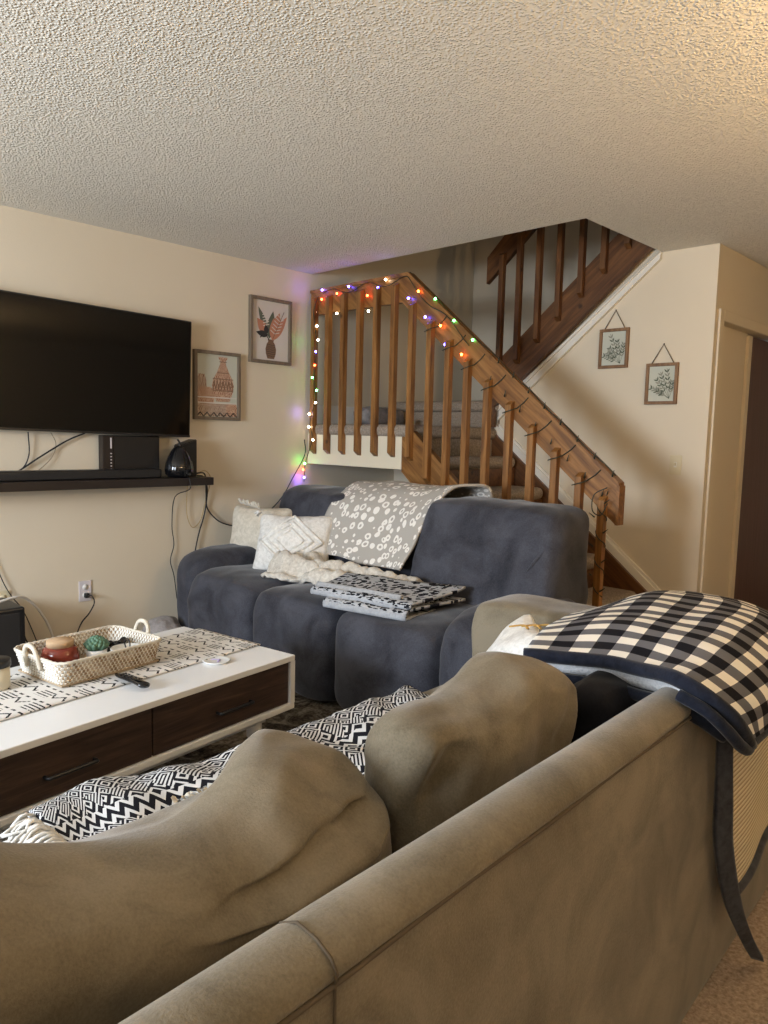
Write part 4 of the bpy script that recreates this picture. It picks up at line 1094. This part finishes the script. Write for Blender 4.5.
obj('armrest', puff((-.56, -1.95, .40), (1.02, .23, .70), (9, 4.0, 6), 26, .006, 5, 42), W['beige'], ts, True)
for x in (-.92, -.10):
    for y in (Y0 + .1, Y1 - .1): obj('sofa_foot', BX(x - .03, x + .03, y - .03, y + .03, 0, .06), W['espresso'], ts)

# loose back cushions
def backcush(c, w, h, t, rot, seed, ears, label, wr=.017, mat='beige', name='back_cushion', ws=4.5, creases=()):
    def d(q):
        r = (1 - abs(q.y) ** 4 * .45) * (1 - abs(q.z) ** 4 * .45)
        p = Vector((q.x * r, q.y, q.z))
        for ey, ez, amt in ears:
            g = math.exp(-((q.y - ey) ** 2 / .09 + (q.z - ez) ** 2 / .2))
            p += Vector(amt) * g
        for a, b, dep, wd in creases:          # pinched folds in the loose cover
            a = Vector(a); b = Vector(b); ab = b - a; pt = Vector((q.y, q.z))
            t = max(0, min(1, (pt - a).dot(ab) / ab.length_squared)); dd = (pt - a - ab * t).length / wd
            p.x += (-dep * math.exp(-dd * dd) + dep * .45 * math.exp(-((dd - 1.7) ** 2))) * max(-.3, min(1.0, q.x * 1.8)) * min(1.0, max(0.0, (1.03 - abs(q.z)) * 6))
        return p
    o = obj(name, puff(c, (t, w, h), (4.2, 9, 8), 44, wr, ws, seed, d, rot), W[mat], smooth=True)
    return tag(o, label, 'pillow' if name == 'pillow' else 'cushion', None if name == 'pillow' else 'loose back cushions of the taupe sofa')
backcush((3.33, .365, .63), 1.04, .42, .25, E_(0, 14, 2), 51, [(.90, 1.0, (-.75, .0, -.10)), (.76, 1.0, (-.25, 0, .0)), (.42, 1.0, (.1, 0, -.34)), (.12, 1.0, (.1, 0, -.20)), (1.0, 1.0, (-.1, -.05, -.25)), (.45, .1, (.15, 0, 0))],
         'large slumped taupe back cushion, nearest on the foreground sofa', creases=[((.30, .90), (.80, .55), .20, .08), ((.80, .55), (1.0, .5), .14, .08)])
backcush((3.31, 1.185, .605), .57, .44, .22, E_(0, 16, 6), 57, [(.30, 1.0, (-.15, .0, .06)), (1, 1, (0, -.08, -.08)), (-.8, .6, (-.35, 0, -.05))],
         'upright taupe back cushion with a pinched corner, beyond the slumped one', creases=[((-1.0, .2), (-.75, .85), .12, .10), ((.75, .9), (.45, .55), .10, .09)])
backcush((3.35, 1.74, .58), .50, .36, .20, E_(0, 18, 4), 60, [], 'black pillow between the taupe cushion and the checked blanket', .014, 'black_cloth', 'pillow', 6)
wp = empty('throw_pillow', (0, 0, 0), 0, 'white pillow with a tan print peeking out beside the checked blanket', 'pillow')
cushion('cushion', (2.97, 1.80, .625), .34, .34, .14, E_(0, 30, 40), W['white_cloth'], 7, parent=wp)
bm = bmesh.new()
for k in range(4): tube(bm, [(3.00 + k * .022, 1.76 + k * .03, .775), (3.03 + k * .022, 1.79 + k * .03, .780), (3.05 + k * .022, 1.78 + k * .03, .775)], .006, n=6, smooth_n=8, flat=.4)
obj('print', bm, W['gold'], wp, True)

# aztec throw on the seat
ctrl = [  # rows from seat front edge back; cols left (low y) to right
    [(2.60, .58, .40), (2.575, .75, .44), (2.59, 1.05, .45), (2.585, 1.40, .44), (2.56, 1.80, .43)],
    [(2.615, .57, .485), (2.60, .74, .505), (2.63, 1.05, .485), (2.615, 1.42, .475), (2.58, 1.80, .472)],
    [(2.76, .57, .485), (2.78, .75, .485), (2.80, 1.05, .48), (2.80, 1.40, .478), (2.78, 1.80, .475)],
    [(2.98, .58, .48), (3.0, .75, .48), (3.0, 1.05, .48), (3.0, 1.40, .478), (3.0, 1.80, .475)]]
az = empty('throw_blanket', (0, 0, 0), 0, 'black and white geometric fringed throw on the taupe sofa seat', 'blanket')
obj('throw_cloth', sheet(net(ctrl, .022, 9, 3), 80, 40, 1.3, .52), W['aztec'], az, True, solid(.010, 0))
bm = bmesh.new(); rnd = random.Random(5)
for k in range(60):
    t = k / 59; x = 2.60 + t * .38; z = .485 if t > .1 else .44
    tube(bm, [(x, .58, z + .006), (x + rnd.uniform(-.01, .01), .545, z + .008 + rnd.uniform(0, .02)), (x + rnd.uniform(-.02, .02), .51 + rnd.uniform(-.02, .02), z - .008 + rnd.uniform(0, .012))], .0035, n=5, smooth_n=5)
obj('fringe', bm, W['white_cloth'], az, True)
bm = bmesh.new(); rnd = random.Random(6)
for k in range(30):
    tube(bm, [(2.84 + rnd.uniform(-.03, .03), .80 + k * .004, .49), (2.83 + rnd.uniform(-.03, .03), .80 + k * .004, .515), (2.82 + rnd.uniform(-.04, .04), .80 + k * .004, .50)], .006, n=5)
obj('tassel_bunch', bm, W['cream_cloth'], az, True)

# buffalo check blanket over the sofa's far corner
ctrl = [
    [(3.20, 1.54, .785), (3.34, 1.60, .80), (3.50, 1.565, .818), (3.61, 1.52, .822), (3.685, 1.56, .77), (3.70, 1.64, .685)],
    [(3.14, 1.72, .80), (3.30, 1.80, .83), (3.46, 1.78, .842), (3.60, 1.76, .835), (3.69, 1.78, .765), (3.69, 1.82, .675)],
    [(3.08, 1.92, .79), (3.25, 2.00, .835), (3.42, 2.00, .848), (3.57, 2.00, .835), (3.67, 2.0, .76), (3.675, 2.02, .67)],
    [(3.05, 2.12, .775), (3.18, 2.25, .825), (3.36, 2.27, .838), (3.53, 2.24, .825), (3.65, 2.2, .75), (3.66, 2.2, .67)],
    [(3.03, 2.27, .76), (3.12, 2.45, .80), (3.25, 2.54, .805), (3.45, 2.47, .80), (3.61, 2.4, .745), (3.63, 2.4, .665)]]
pb = empty('throw_blanket', (0, 0, 0), 0, 'black and white buffalo-check blanket over the taupe sofa corner', 'blanket')
f_top = net(ctrl, .008, 7, 4)
obj('checked_top', sheet(f_top, 60, 60, .70, .96), W['check'], pb, True, solid(.012, 0))
edge = [f_top(u / 40, 0) for u in range(41)]
obj('navy_edge', TUBE([p + Vector((0, -.004, -.006)) for p in edge], .017, n=10), W['navy'], pb, True)
hem = [f_top(1, v / 40) for v in range(41)]
obj('navy_edge', TUBE([p + Vector((.002, 0, -.004)) for p in hem], .010, n=8), W['navy'], pb, True)
def f_low(u, v):
    p = f_top(u * .80, v); return p + Vector((-.01, .03 * (1 - v) + .0, -.036 - .012 * math.sin(u * 3)))
obj('sherpa_layer', sheet(f_low, 40, 40), W['sherpa'], pb, True, solid(.026, 0))
edge2 = [f_low(u / 40, 0) + Vector((0, -.022, -.022)) for u in range(41)]
obj('navy_edge', TUBE(edge2, .014, n=8), W['navy'], pb, True)
# lower rolled layer at the outer corner
pts = [(3.60, 1.50, .795), (3.655, 1.505, .775), (3.685, 1.54, .735), (3.70, 1.59, .690), (3.70, 1.635, .672), (3.685, 1.66, .69)]
obj('navy_edge', TUBE(pts, .013, n=10, smooth_n=24), W['navy'], pb, True)

# ribbed throw hanging down the sofa's outer face
rt = empty('ribbed_throw', (0, 0, 0), 0, 'cream ribbed throw with slate binding hanging down the sofa back', 'blanket')
def ribf(u, v):
    y = 1.715 + u * .60; z = .715 - v * (.47 - .04 * u)
    return TS(.016 + .008 * math.sin(u * 7) * v + .008 * v, y - 1.653 + .06 * v * (1 - u), z)
obj('throw_cloth', sheet(ribf, 60, 80, .62, .47), W['rib'], rt, True, solid(.008, 0))
obj('binding', TUBE([ribf(k / 30, 1) + Vector((.004, 0, -.006)) for k in range(2, 31)], .014, n=8, flat=.7), W['grey_binding'], rt, True)
def strapf(u, v):
    P_ = [Vector(p) for p in ((3.650, 1.640, .70), (3.645, 1.662, .62), (3.642, 1.685, .52), (3.642, 1.700, .42), (3.645, 1.742, .31), (3.652, 1.79, .21), (3.662, 1.86, .11), (3.668, 1.93, .03))]
    p = crom(P_, v); w = .012 + .010 * math.sin(math.pi * min(1, v * .95)) ** 2
    return p + Vector((.012 * (u - .5) * 2, (u - .5) * w * 2, -(u - .5) * .01))
obj('binding', sheet(strapf, 8, 50), W['grey_binding'], rt, True, solid(.012, 0))
